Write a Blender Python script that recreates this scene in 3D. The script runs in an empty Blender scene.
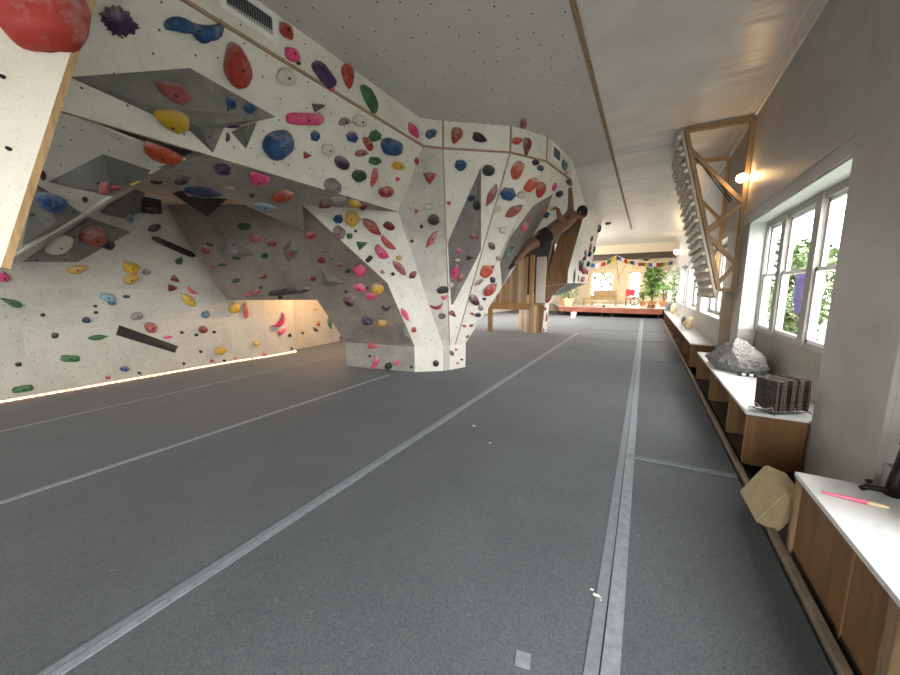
import bpy, bmesh, math, random
from mathutils import Vector, Matrix
from mathutils.bvhtree import BVHTree
V = Vector
scene = bpy.context.scene
COL = scene.collection
rnd = random.Random(7)
PI = math.pi

# ------------------------------------------------------------------ camera
FPX, CX, CY, EYE = 338.0, 450.0, 337.5, V((0, 0, 1.5))
yaw, pit = math.radians(30.0), math.radians(8.0)
FW = V((-math.sin(yaw)*math.cos(pit), math.cos(yaw)*math.cos(pit), -math.sin(pit)))
RT = V((math.cos(yaw), math.sin(yaw), 0))
UP = RT.cross(FW)
cd = bpy.data.cameras.new('camera')
cam = bpy.data.objects.new('camera', cd); COL.objects.link(cam)
cam.location = EYE
cam.rotation_euler = Matrix((RT, UP, -FW)).transposed().to_euler()
cd.sensor_fit = 'HORIZONTAL'; cd.sensor_width = 36.0; cd.lens = 36.0*FPX/900.0
cd.clip_start = 0.02; cd.clip_end = 300
scene.camera = cam

# a photo pixel read back to a point of the place, on a known plane
def ray(px, py): return FW + RT*((px-CX)/FPX) + UP*((CY-py)/FPX)
def on_z(px, py, z): d = ray(px, py); return EYE + d*((z-EYE.z)/d.z)
def on_x(px, py, x): d = ray(px, py); return EYE + d*(x/d.x)
def on_y(px, py, y): d = ray(px, py); return EYE + d*(y/d.y)
def on_p(px, py, P):
    n, c = P; d = ray(px, py); return EYE + d*((n.dot(c)-n.dot(EYE))/n.dot(d))
def plane(a, b, c):
    n = (b-a).cross(c-a).normalized()
    if n.dot(EYE-a) < 0: n = -n
    return (n, a)

# ------------------------------------------------------------------ materials
def mat(name, col=(.8,.8,.8), rough=.6, metal=0.0, spec=.4):
    m = bpy.data.materials.new(name); m.use_nodes = True
    b = m.node_tree.nodes['Principled BSDF']
    b.inputs['Base Color'].default_value = (*col, 1)
    b.inputs['Roughness'].default_value = rough
    b.inputs['Metallic'].default_value = metal
    b.inputs['Specular IOR Level'].default_value = spec
    return m, m.node_tree, b
def N(nt, kind, **kw):
    n = nt.nodes.new(kind)
    for k, v in kw.items():
        if hasattr(n, k) and k not in n.inputs: setattr(n, k, v)
        else: n.inputs[k].default_value = v
    return n
def ramp(nt, fac, stops):
    r = nt.nodes.new('ShaderNodeValToRGB'); e = r.color_ramp.elements
    while len(e) < len(stops): e.new(0.5)
    for i, (p, c) in enumerate(stops):
        e[i].position = p; e[i].color = (*c, 1) if len(c) == 3 else c
    nt.links.new(fac, r.inputs['Fac']); return r.outputs['Color']
def mix(nt, fac, a, b, mode='MIX'):
    m = nt.nodes.new('ShaderNodeMix'); m.data_type = 'RGBA'; m.blend_type = mode
    for s, v in ((m.inputs[0], fac), (m.inputs[6], a), (m.inputs[7], b)):
        if hasattr(v, 'is_linked'): nt.links.new(v, s)
        elif isinstance(v, (int, float)): s.default_value = v
        else: s.default_value = (*v, 1)
    return m.outputs[2]
def noise(nt, coord, scale, detail=4, rough=.55):
    n = N(nt, 'ShaderNodeTexNoise', Scale=scale, Detail=detail, Roughness=rough)
    nt.links.new(coord, n.inputs['Vector']); return n.outputs['Fac']
def bump(nt, b, h, strength, dist=.01):
    n = N(nt, 'ShaderNodeBump', Strength=strength, Distance=dist)
    nt.links.new(h, n.inputs['Height']); nt.links.new(n.outputs['Normal'], b.inputs['Normal'])
def coords(nt, which='Object'):
    return nt.nodes.new('ShaderNodeTexCoord').outputs[which]

def plain(name, col, rough=.6, var=.25, scale=9, metal=0, spec=.4, bmp=0.0, bscale=60):
    m, nt, b = mat(name, col, rough, metal, spec)
    c = coords(nt); f = noise(nt, c, scale)
    lo = tuple(x*(1-var) for x in col); hi = tuple(min(1, x*(1+var)) for x in col)
    nt.links.new(ramp(nt, f, [(.3, lo), (.7, hi)]), b.inputs['Base Color'])
    if bmp: bump(nt, b, noise(nt, c, bscale), bmp)
    return m

def climbing_panel(name, col, dirt, dots=True, dscale=5.0, dot_r=.044, dirt_amt=.5):
    """painted plywood: smudges of chalk and rubber, drilled bolt holes (UV in metres)"""
    m, nt, b = mat(name, col, .62, 0, .3)
    uv = coords(nt, 'UV'); oc = coords(nt)
    f = noise(nt, oc, 1.7, 6, .65)
    base = mix(nt, ramp(nt, f, [(.42, (0,0,0)), (.72, (dirt_amt,)*3)]), col, dirt)
    f2 = noise(nt, oc, 14, 5, .7)
    base = mix(nt, ramp(nt, f2, [(.56, (0,0,0)), (.75, (dirt_amt*.8,)*3)]), base, dirt)
    sp = noise(nt, oc, 75, 3, .6)
    base = mix(nt, ramp(nt, sp, [(.62, (0,0,0)), (.72, (.6,)*3)]), base, tuple(x*.55 for x in dirt))
    if dots:
        v = N(nt, 'ShaderNodeTexVoronoi', Scale=dscale, Randomness=.55); v.voronoi_dimensions = '2D'
        nt.links.new(uv, v.inputs['Vector'])
        base = mix(nt, ramp(nt, v.outputs['Distance'], [(dot_r*.7, (1,1,1)), (dot_r, (0,0,0))]), base, (.012,.012,.012))
    nt.links.new(base, b.inputs['Base Color'])
    bump(nt, b, f2, .08, .004)
    return m

def wood(name, dark, light, scale=1.0, rough=.55, axis='Z'):
    m, nt, b = mat(name, light, rough, 0, .3)
    c = coords(nt); mp = nt.nodes.new('ShaderNodeMapping')
    s = {'X': (1.2, 14, 14), 'Y': (14, 1.2, 14), 'Z': (14, 14, 1.2)}[axis]
    mp.inputs['Scale'].default_value = tuple(x*scale for x in s)
    nt.links.new(c, mp.inputs['Vector'])
    f = noise(nt, mp.outputs['Vector'], 1.0, 6, .6)
    nt.links.new(ramp(nt, f, [(.3, dark), (.55, light), (.75, tuple(x*.8 for x in light))]), b.inputs['Base Color'])
    bump(nt, b, f, .12, .003)
    return m

def emis(name, col, s):
    m = bpy.data.materials.new(name); m.use_nodes = True; nt = m.node_tree
    nt.nodes.remove(nt.nodes['Principled BSDF'])
    e = N(nt, 'ShaderNodeEmission', Strength=s); e.inputs['Color'].default_value = (*col, 1)
    nt.links.new(e.outputs[0], nt.nodes['Material Output'].inputs['Surface']); return m

def glass_pane():
    m = bpy.data.materials.new('window glass'); m.use_nodes = True; nt = m.node_tree
    nt.nodes.remove(nt.nodes['Principled BSDF'])
    t = N(nt, 'ShaderNodeBsdfTransparent'); g = N(nt, 'ShaderNodeBsdfGlossy', Roughness=.02)
    mx = nt.nodes.new('ShaderNodeMixShader'); mx.inputs[0].default_value = .03
    nt.links.new(t.outputs[0], mx.inputs[1]); nt.links.new(g.outputs[0], mx.inputs[2])
    nt.links.new(mx.outputs[0], nt.nodes['Material Output'].inputs['Surface']); return m

def hold_mat(name, col, chalk=.45, rough=.55):
    """cast resin with rubbed-in chalk; the chalk sits where a noise puts it, different on each hold"""
    m, nt, b = mat(name, col, rough, 0, .35)
    oi = nt.nodes.new('ShaderNodeObjectInfo'); oc = coords(nt)
    ad = N(nt, 'ShaderNodeVectorMath', operation='ADD')
    sc = N(nt, 'ShaderNodeVectorMath', operation='SCALE'); sc.inputs['Scale'].default_value = 40
    cb = nt.nodes.new('ShaderNodeCombineXYZ')
    for k in range(3): nt.links.new(oi.outputs['Random'], cb.inputs[k])
    nt.links.new(cb.outputs[0], sc.inputs[0]); nt.links.new(oc, ad.inputs[0]); nt.links.new(sc.outputs[0], ad.inputs[1])
    f0 = noise(nt, ad.outputs[0], 9, 5, .65); gz = nt.nodes.new('ShaderNodeSeparateXYZ'); nt.links.new(coords(nt, 'Generated'), gz.inputs[0])
    mm_ = N(nt, 'ShaderNodeMath', operation='MULTIPLY_ADD'); nt.links.new(gz.outputs['Z'], mm_.inputs[0]); mm_.inputs[1].default_value = .34; nt.links.new(f0, mm_.inputs[2]); f = mm_.outputs[0]; g = noise(nt, ad.outputs[0], 60, 3, .6)
    c = mix(nt, ramp(nt, f, [(.62, (0,0,0)), (.92, (chalk,)*3)]), col, (.50,.47,.44))
    c = mix(nt, ramp(nt, g, [(.55, (0,0,0)), (.75, (.35,)*3)]), c, tuple(x*.45 for x in col))
    nt.links.new(c, b.inputs['Base Color']); bump(nt, b, g, .25, .004)
    return m

M = {}
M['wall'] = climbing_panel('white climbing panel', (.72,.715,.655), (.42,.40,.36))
M['wallnear'] = climbing_panel('near white climbing panel', (.66,.635,.565), (.36,.335,.29), dscale=3.2, dot_r=.03, dirt_amt=.4)  # slightly warmer white with fewer bolt holes
M['wallgrey'] = climbing_panel('scuffed shade-grey panel', (.50,.49,.455), (.26,.245,.22), dirt_amt=.7)  # darker copy of the white panel: weaker window light put into its colour
M['wallshaded'] = climbing_panel('shade-darkened underside panel', (.33,.32,.295), (.16,.15,.135), dirt_amt=.75)  # darker copy of the grey panel, its shade painted into the colour
M['wallbrown'] = climbing_panel('brown overhang panel', (.235,.205,.18), (.11,.092,.076), dirt_amt=.75)  # darker, browner base than the other panels
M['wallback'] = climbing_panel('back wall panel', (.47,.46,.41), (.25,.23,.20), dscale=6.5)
M['volume'] = climbing_panel('grey plywood volume', (.15,.15,.14), (.33,.32,.30), dots=True, dscale=3, dot_r=.04, dirt_amt=.55)
M['volumedark'] = climbing_panel('dark plywood volume', (.03,.03,.03), (.10,.10,.10), dots=True, dscale=4, dirt_amt=.4)
M['batten'] = wood('brown batten', (.22,.14,.09), (.36,.25,.17), axis='Y')
M['plyedge'] = wood('plywood edge', (.32,.19,.08), (.56,.37,.19), 2)
M['mint'] = plain('window reveal paint', (.52,.57,.545), .45, .04)
M['white'] = plain('white gloss paint', (.80,.80,.78), .35, .05)
M['frame'] = plain('backlit-grey window frame', (.30,.29,.27), .5, .08)  # greyness of the backlit mullions is put into the colour
M['pine'] = wood('pine timber', (.33,.19,.075), (.52,.33,.15), 1.2)
M['pinedull'] = wood('weathered pine', (.17,.115,.06), (.30,.21,.125), 1.2)
M['stud'] = wood('stud timber', (.30,.17,.07), (.52,.33,.16), 1.5)
M['plybrown'] = wood('brown plywood', (.16,.095,.05), (.27,.17,.095), .6)
M['bench'] = wood('bench plywood', (.12,.06,.025), (.22,.12,.054), .7)
M['darkwood'] = wood('dark beam', (.03,.02,.014), (.07,.045,.03), .8, axis='X')
M['redwood'] = wood('red brown fascia', (.17,.055,.035), (.30,.105,.07), .8, axis='X')
M['deck'] = plain('pale deck boards', (.62,.58,.52), .4, .15)
M['black'] = plain('black rubber', (.012,.012,.013), .6, .3)
M['bolt'] = plain('bolt steel', (.03,.03,.03), .4, .2, metal=.7)
M['iron'] = plain('cast iron', (.018,.015,.014), .45, .4, metal=.6, bmp=.4)
M['led'] = emis('warm led', (1, .52, .22), 8)
nt = M['led'].node_tree; wv = N(nt, 'ShaderNodeTexWave', Scale=3.4); wv.bands_direction = 'Y'; nt.links.new(coords(nt), wv.inputs['Vector'])
nt.links.new(ramp(nt, wv.outputs['Color'], [(.35, (.25,.1,.03)), (.6, (1,.55,.25))]), nt.nodes['Emission'].inputs['Color'])
M['bulb'] = emis('bulb glow', (1, .62, .28), 26)
M['glass'] = glass_pane()
M['skin'] = plain('skin', (.17,.088,.053), .5, .12)
M['hair'] = plain('dark hair', (.008,.006,.006), .7, .3)
M['shorts'] = plain('black shorts cloth', (.008,.008,.01), .8, .3)
M['shoe'] = plain('dark climbing shoe', (.02,.02,.022), .6, .3)
M['leaf'] = plain('green leaf', (.17,.29,.08), .5, .5, 3)
M['leaf2'] = plain('pale leaf', (.26,.36,.12), .5, .4, 3)
M['petal'] = plain('white blossom', (.85,.84,.80), .6, .06)
M['bark'] = plain('bark', (.12,.08,.05), .8, .3)
M['terracotta'] = plain('terracotta', (.42,.19,.09), .7, .2)
M['tan'] = plain('tan plaster', (.70,.56,.37), .6, .06)
M['foam'] = plain('beige foam cover', (.40,.325,.19), .85, .12, 20, bmp=.15, bscale=200)
HC = dict(red=(.34,.032,.025), orange=(.44,.07,.03), darkred=(.17,.018,.02), pink=(.62,.06,.19), coral=(.50,.085,.10),
          rose=(.30,.075,.07), yellow=(.58,.36,.03), gold=(.50,.30,.04), blue=(.018,.07,.20), navy=(.015,.025,.07), teal=(.05,.15,.21),
          paleblue=(.20,.32,.42), green=(.035,.13,.045), darkgreen=(.022,.065,.035), purple=(.045,.025,.09), plum=(.08,.02,.05),
          cream=(.56,.53,.46), grey=(.22,.21,.21), charcoal=(.035,.035,.037), black=(.010,.010,.011), mauve=(.26,.19,.19), brown=(.12,.07,.06))
for k, c in HC.items(): M['h_'+k] = hold_mat(k+' resin', c, .15 if k in ('black','green','darkgreen','navy') else .55)

# ------------------------------------------------------------------ object helpers
def tag(o, label=None, cat=None, group=None, kind=None):
    for k, v in (('label', label), ('category', cat), ('group', group), ('kind', kind)):
        if v: o[k] = v
    return o
def thing(name, label, cat, loc=(0,0,0), group=None, rz=0):
    o = bpy.data.objects.new(name, None); COL.objects.link(o); o.location = loc; o.rotation_euler = (0,0,rz)
    o.empty_display_size = .05
    return tag(o, label, cat, group)
def obj(name, bm, material, parent=None, smooth=False, world=True, recalc=True):
    """link a bmesh as ONE object; with world=True its coordinates are the room's and its origin goes to its middle"""
    if recalc: bmesh.ops.recalc_face_normals(bm, faces=bm.faces)
    me = bpy.data.meshes.new(name)
    off = V((0,0,0))
    if world and len(bm.verts):
        lo = V([min(v.co[i] for v in bm.verts) for i in range(3)]); hi = V([max(v.co[i] for v in bm.verts) for i in range(3)])
        off = V(((lo.x+hi.x)/2, (lo.y+hi.y)/2, lo.z)); bmesh.ops.translate(bm, vec=-off, verts=bm.verts)
    bm.to_mesh(me); bm.free()
    for p in me.polygons: p.use_smooth = smooth
    for mm in (material if isinstance(material, (list, tuple)) else [material]): me.materials.append(mm)
    o = bpy.data.objects.new(name, me); COL.objects.link(o)
    if parent:
        o.parent = parent
        o.location = (off - parent.location) if (world and parent.rotation_euler.z == 0) else off
        if world:
            q = parent.parent
            while q: o.location = o.location - q.location; q = q.parent
    else: o.location = off
    return o
def struct(name, bm, m, parent=None, smooth=False):
    o = obj(name, bm, m, parent, smooth)
    if not parent: o['kind'] = 'structure'
    return o
def box(bm, lo, hi, rot=None, c=None, bev=0):
    lo, hi = V(lo), V(hi)
    r = bmesh.ops.create_cube(bm, size=1)
    vs = r['verts']; s = hi-lo; m = (lo+hi)/2
    for v in vs: v.co = V((v.co.x*s.x, v.co.y*s.y, v.co.z*s.z)) + m
    if rot: bmesh.ops.rotate(bm, cent=c or m, matrix=rot, verts=vs)
    if bev:
        es = list({e for v in vs for e in v.link_edges})
        bmesh.ops.bevel(bm, geom=es, offset=bev, segments=2, affect='EDGES', profile=.6)
    return vs
def B(lo, hi, rot=None, bev=0):
    bm = bmesh.new(); box(bm, lo, hi, rot, None, bev); return bm
def beam(bm, a, b, w, d, up=V((0,0,1)), bev=0):
    """a straight timber of section w x d from a to b"""
    a, b = V(a), V(b); z = (b-a); L = z.length; z.normalize()
    x = up.cross(z)
    if x.length < 1e-4: x = V((1,0,0)).cross(z)
    x.normalize(); y = z.cross(x)
    vs = bmesh.ops.create_cube(bm, size=1)['verts']
    mid = (a+b)/2
    for v in vs: v.co = mid + x*(v.co.x*w) + y*(v.co.y*d) + z*(v.co.z*L)
    if bev:
        es = list({e for v in vs for e in v.link_edges})
        bmesh.ops.bevel(bm, geom=es, offset=bev, segments=1, affect='EDGES')
def tube(bm, pts, r, n=8, close_ends=True):
    pts = [V(p) for p in pts]; rings = []
    rr = r if isinstance(r, (list, tuple)) else [r]*len(pts)
    for i, p in enumerate(pts):
        t = (pts[min(i+1, len(pts)-1)] - pts[max(i-1, 0)]).normalized()
        x = t.cross(V((0,0,1)))
        if x.length < 1e-3: x = t.cross(V((1,0,0)))
        x.normalize(); y = t.cross(x)
        rings.append([bm.verts.new(p + (x*math.cos(2*PI*k/n) + y*math.sin(2*PI*k/n))*rr[i]) for k in range(n)])
    for a, b in zip(rings, rings[1:]):
        for k in range(n): bm.faces.new((a[k], a[(k+1) % n], b[(k+1) % n], b[k]))
    if close_ends: bm.faces.new(rings[0][::-1]); bm.faces.new(rings[-1])
def lathe(bm, c, prof, n=20):
    c = V(c); rings = [[bm.verts.new(c + V((r*math.cos(2*PI*k/n), r*math.sin(2*PI*k/n), z))) for k in range(n)] for r, z in prof]
    for a, b in zip(rings, rings[1:]):
        for k in range(n): bm.faces.new((a[k], a[(k+1) % n], b[(k+1) % n], b[k]))
    bm.faces.new(rings[0][::-1]); bm.faces.new(rings[-1])
def ball(bm, c, r, sub=2, sc=(1,1,1)):
    vs = bmesh.ops.create_icosphere(bm, subdivisions=sub, radius=r)['verts']
    for v in vs: v.co = V((v.co.x*sc[0], v.co.y*sc[1], v.co.z*sc[2])) + V(c)
    return vs
SURF = []     # triangles that holds can be bolted to
def slab(pts, away=None, th=.018, uv=True, surf=True):
    """a plywood facet: polygon pts, thickness th behind the face that looks at the room; UV in metres"""
    pts = [V(p) for p in pts]
    n = V((0,0,0))
    for i in range(len(pts)): n += pts[i].cross(pts[(i+1) % len(pts)])
    n.normalize()
    if away is None: away = EYE
    if n.dot(V(away)-pts[0]) < 0: n = -n; pts = pts[::-1]
    bm = bmesh.new()
    f = [bm.verts.new(p) for p in pts]; bk = [bm.verts.new(p - n*th) for p in pts]
    ff = [bm.faces.new(f), bm.faces.new(bk[::-1])]
    for i in range(len(f)):
        j = (i+1) % len(f); bm.faces.new((f[j], f[i], bk[i], bk[j]))
    bmesh.ops.triangulate(bm, faces=[q for q in ff if len(q.verts) > 3])
    L = bm.loops.layers.uv.new('UVMap')
    x = V((0,0,1)).cross(n)
    if x.length < .05: x = V((0,1,0))
    x.normalize(); y = n.cross(x)
    for q in bm.faces:
        for l in q.loops: l[L].uv = (l.vert.co.dot(x), l.vert.co.dot(y))
    if surf:
        bm.normal_update()
        for q in bm.faces:
            if q.normal.dot(n) > .4: SURF.append(tuple(v.co.copy() for v in q.verts))
    return bm
def poly_uv(bm):
    L = bm.loops.layers.uv.verify()
    for q in bm.faces:
        q.normal_update(); n = q.normal; x = V((0,0,1)).cross(n)
        if x.length < .05: x = V((0,1,0))
        x.normalize(); y = n.cross(x)
        for l in q.loops: l[L].uv = (l.vert.co.dot(x), l.vert.co.dot(y))
WORLD = 9.0; EXPO = 1.0
LAMPS = [('cave_lamp', (-6.4, 5.5, 1.8), 90, (1,.55,.24), .15), ('hall_fill', (-1.6, 24.5, 3.4), 60, (1,.8,.58), .2), ('hall_fill', (-4.5, 17.5, 3.2), 520, (1,.93,.82), .2)]  # both hall entries are unseen fill lights added to brighten the far hall
# ------------------------------------------------------------------ the room
H = 4.05; WX = 1.21; WT = .30
# floor and mats
bm = B((-9.5,-6,-.25), (1.6,28,-.12)); 
M['sub'] = plain('concrete', (.12,.12,.12), .8)
struct('floor', bm, M['sub'])
m, nt, b = mat('grey mat carpet', (.085,.088,.094), .93, 0, .15); c = coords(nt)
f1 = noise(nt, c, 240, 3, .7); f2 = noise(nt, c, 1.3, 5, .6); f3 = noise(nt, c, 30, 4, .6)
cc = ramp(nt, f2, [(.3, (.064,.071,.081)), (.7, (.094,.103,.116))])
f4 = noise(nt, c, 95, 4, .75)
cc = mix(nt, ramp(nt, f1, [(.35, (.0,.0,.0)), (.7, (.5,.5,.5))]), cc, (.20,.215,.235)); cc = mix(nt, ramp(nt, f4, [(.45, (0,0,0)), (.62, (.5,.5,.5))]), cc, (.045,.05,.058))
cc = mix(nt, ramp(nt, f3, [(.66, (0,0,0)), (.78, (.3,.3,.3))]), cc, (.42,.41,.40))
nt.links.new(cc, b.inputs['Base Color']); bump(nt, b, f1, .35, .004); M['mat'] = m; b.inputs['Sheen Weight'].default_value = .13; b.inputs['Sheen Roughness'].default_value = .35
m, nt, b = mat('velcro seam tape', (.25,.26,.28), .8, 0, .2); c = coords(nt)
cc = ramp(nt, noise(nt, c, 25, 5, .7), [(.3, (.145,.16,.185)), (.7, (.21,.23,.26))]); nt.links.new(cc, b.inputs['Base Color']); M['tape'] = m; b.inputs['Sheen Weight'].default_value = .18; b.inputs['Sheen Roughness'].default_value = .35
m, nt, b = mat('pale seam edge', (.36,.37,.39), .8, 0, .2); c = coords(nt)
cc = ramp(nt, noise(nt, c, 18, 5, .7), [(.35, (.17,.19,.215)), (.65, (.25,.275,.31))]); nt.links.new(cc, b.inputs['Base Color']); M['tape2'] = m; b.inputs['Sheen Weight'].default_value = .18; b.inputs['Sheen Roughness'].default_value = .35

def mat_slab(x0, x1, y0, y1, label, wav=0.0, seed=0):
    bm = bmesh.new(); nx, ny = 10, max(6, int((y1-y0)/.25))
    g = [[None]*(ny+1) for _ in range(nx+1)]
    rr = random.Random(seed); ph = [rr.uniform(0, 6) for _ in range(6)]
    for i in range(nx+1):
        for j in range(ny+1):
            x = x0+(x1-x0)*i/nx; y = y0+(y1-y0)*j/ny
            e = min(i, nx-i)/nx; ey = min(y-y0, y1-y)
            z = 0.0
            amp = wav*min(1, max(0, (y-4)/4))*min(1, ey/.4)*min(1, e*6)
            z += amp*(.5+.5*math.sin(y*2.3+x*1.1+ph[0])*math.sin(x*2.4+ph[1]))
            g[i][j] = bm.verts.new((x, y, z))
    for i in range(nx):
        for j in range(ny): bm.faces.new((g[i][j], g[i+1][j], g[i+1][j+1], g[i][j+1]))
    ext = bmesh.ops.extrude_face_region(bm, geom=list(bm.edges)+list(bm.faces))
    for v in [q for q in ext['geom'] if isinstance(q, bmesh.types.BMVert)]: v.co.z = -.12
    o = obj('crash_mat', bm, M['mat'], smooth=True)
    o.data.set_sharp_from_angle(angle=.6)
    return tag(o, label, 'mat', 'grey floor mats')
G = .006
for x0, x1, cuts, nm in ((-.1, .745, (-4.5, 3.30, 8.2, 11.3, 14.2, 20.9), 'lane beside the benches'),
                         (-2.0, -.1, (-4.5, 10.8, 13.6, 20.9), 'wide centre lane'),
                         (-3.9, -2.0, (-4.5, 10.2, 14.9, 20.9), 'lane under the lip of the climbing wall'),
                         (-5.9, -3.9, (-4.5, 4.5, 11.2, 20.9), 'lane in the shade of the overhang'),
                         (-8.3, -5.9, (-4.5, 11.2, 20.9), 'lane along the lit back wall')):
    seg = ('foremost one', 'second one back', 'third one back', 'fourth one back', 'at the stage')
    for i in range(len(cuts)-1):
        w = seg[i] if i < len(cuts)-2 else 'farthest, at the stage'
        mat_slab(x0+G/2, x1-G/2, cuts[i]+G/2, cuts[i+1]-G/2, 'grey carpeted floor mat, %s, %s' % (nm, w), .014 if x0 < -.2 else .0, int(i+x0*10))

def strip(x0, x1, y0, y1, z=.004, material=None, name='seam_tape', label='', edges=True, drift=0.0):
    bm = bmesh.new(); t = V((drift,0,0))
    n = max(2, int((y1-y0)/.6)); rr = random.Random(int(abs(x0)*100+y0*7)); pr = None
    for j in range(n+1):
        y = y0+(y1-y0)*j/n; w = rr.uniform(-.0015, .0015)+drift*j/n
        row = [bm.verts.new((x0+w, y, .0002)), bm.verts.new((x0+w, y, z)), bm.verts.new((x1+w, y, z)), bm.verts.new((x1+w, y, .0002))]
        if pr:
            for k in range(3): bm.faces.new((pr[k], pr[k+1], row[k+1], row[k]))
        pr = row
    return obj(name, bm, material or M['tape'])
def seam(xc, w, y0, y1, label, drift=0.0):
    t = thing('seam_tape', label, 'seam tape', (xc, (y0+y1)/2, 0), 'seam tapes on the mats')
    for nm, a, b_, mm, z in (('band', -w/2, -w*.06-.003, 'tape', .004), ('band', -w*.06+.003, w/2, 'tape2', .0045), ('gap', -w*.06-.003, -w*.06+.003, 'black', .0025)):
        o = strip(xc+a, xc+b_, y0, y1, z, M[mm], nm, drift=drift)
        o.parent = t; o.location = o.location - t.location
seam(-.03, .125, -4, 20.5, 'wide pale seam tape running down the mats nearest the benches', -.09)
seam(-1.90, .085, -4, 12.4, 'pale double-edged seam tape crossing the middle of the mats', -.11)
seam(-3.88, .06, -4, 4.55, 'pale seam tape ending at the foot of the column')
seam(-5.75, .03, -4, 5.6, 'faint seam tape in the shade near the lit back wall', -.3)
def groove(x0, x1, y, label, dy=0.0, w=.03):
    bm = bmesh.new(); beam(bm, (x0, y, .0042), (x1, y+dy, .0042), w, .008)
    beam(bm, (x0, y+w*1.3, .0062), (x1, y+dy+w*1.3, .0062), .008, .012)
    tag(obj('cross_seam', bm, M['tape']), label, 'seam', 'cross seams between mats')
groove(-.05, .74, 3.30, 'cross seam between the mats by the benches, level with the near window pillar', .06)
groove(-.05, .74, 8.2, 'cross seam between the mats by the benches, beyond the big window', .05)
groove(-.05, .74, 11.3, 'second farthest cross seam of the mats by the benches', .05)
groove(-.05, .74, 14.2, 'farthest cross seam of the mats by the benches', .05)
groove(-1.95, -.15, 10.8, 'dark cross seam in the wide centre lane', .3)
groove(-1.95, -.15, 13.6, 'pale cross seam in the wide centre lane near the stage', .3)
q = on_z(523, 660, 0); bm = B((q.x-.03, q.y-.03, -.002), (q.x+.03, q.y+.03, .004), Matrix.Rotation(.2, 3, 'Z'))
tag(obj('tape_patch', bm, M['tape2']), 'small square pale tape patch on the mat at the bottom of the photo', 'patch')
for i, (px, py, s) in enumerate(((597, 596, .02), (592, 590, .012), (601, 601, .01), (474, 426, .02), (490, 443, .012))):
    q = on_z(px, py, 0); bm = bmesh.new(); vs = ball(bm, (q.x, q.y, .003), s, 1, (1, .5, .15))
    for v in vs: v.co.xy += V((rnd.uniform(-.004,.004), rnd.uniform(-.004,.004)))
    tag(obj('chalk_crumb', bm, M['petal']), ('longest white chalk crumb left of the wide seam tape', 'white chalk speck above the long crumb by the wide seam tape', 'white chalk speck below the long crumb by the wide seam tape',
        'white chalk scuff on the centre mat beyond the foreground', 'tiny white chalk speck on the centre mat right of the scuff')[i], 'chalk')

# ceiling
m, nt, b = mat('glossy ceiling paint', (.70,.69,.66), .34, 0, .5); c = coords(nt)
mp = nt.nodes.new('ShaderNodeMapping'); mp.inputs['Scale'].default_value = (.35, 2.2, 1); nt.links.new(c, mp.inputs['Vector'])
w1 = noise(nt, mp.outputs[0], 1.0, 3, .5); w2 = noise(nt, c, 25, 4, .6)
nt.links.new(ramp(nt, noise(nt, c, 2, 4), [(.3, (.58,.57,.55)), (.7, (.68,.67,.65))]), b.inputs['Base Color'])
bump(nt, b, w1, .55, .09); M['ceil'] = m
M['ceilply'] = climbing_panel('ceiling panel', (.56,.555,.54), (.44,.43,.42), dscale=4.2, dot_r=.045, dirt_amt=.35)
bm = bmesh.new(); box(bm, (-.73, -6, H), (WX+.3, 22.4, H+.12)); box(bm, (-9.5, 22.4, H), (WX+.3, 28, H+.12)); box(bm, (-9.5, 7.9, H), (-.73, 22.4, H+.12)); box(bm, (-9.5,-6,H+.02), (-.73,7.9,H+.12))
struct('ceiling', bm, M['ceil'])
bm = slab([(-9.4,-6,H), (-.76,-6,H), (-.76,7.9,H), (-9.4,7.9,H)], th=.012)
tag(obj('ceiling_panel', bm, M['ceilply']), kind='structure')
bm = B((-.775,-6,H-.015), (-.725,16.5,H+.0)); struct('trim_1', bm, M['pinedull'])
bm = B((WX-.13,-6,H-.012), (WX-.115,21,H+.002)); box(bm, (WX-.03,-6,H-.03), (WX+.01,21,H+.002)); struct('trim_2', bm, M['white'])

# right wall with its window openings
WIN = [(-5.2,-1.3,.55,2.45), (-.8,2.74,.55,2.45), (3.6,6.45,.445,2.45), (8.0,10.7,.95,2.5), (11.5,14.2,.95,2.5), (15.0,17.7,.95,2.5), (18.4,20.6,.95,2.5), (22.3,26.2,.8,2.8)]
m, nt, b = mat('grey white gloss wall', (.62,.61,.585), .46, 0, .45); c = coords(nt)
f = noise(nt, c, 1.6, 6, .65); g = noise(nt, c, 11, 5, .7)
cc = ramp(nt, f, [(.3, (.35,.335,.32)), (.7, (.46,.445,.43))]); cc = mix(nt, ramp(nt, g, [(.62, (0,0,0)), (.8, (.35,)*3)]), cc, (.27,.24,.21))
nt.links.new(cc, b.inputs['Base Color']); bump(nt, b, noise(nt, c, 3, 5, .6), .2, .02); M['rwall'] = m
bm = bmesh.new(); y = -6.0
for (a, b_, z0, z1) in WIN:
    box(bm, (WX, y, -.2), (WX+WT, a, H+.1))
    box(bm, (WX, a, -.2), (WX+WT, b_, z0)); box(bm, (WX, a, z1), (WX+WT, b_, H+.1)); y = b_
box(bm, (WX, y, -.2), (WX+WT, 28, H+.1)); box(bm, (WX+.20, 1.95, .5), (WX+WT, 2.76, 2.46))
box(bm, (WX-.025, 2.745, -.2), (WX+.01, 3.597, H)); struct('wall_right', bm, M['rwall'])
bm = B((WX-.012, 3.6, 2.46), (WX, 21, 2.60)); box(bm, (WX-.022, 3.6, 2.585), (WX, 21, 2.61)); box(bm, (WX-.018,3.6,2.455), (WX,21,2.475)); struct('trim_3', bm, M['rwall'])
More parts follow.
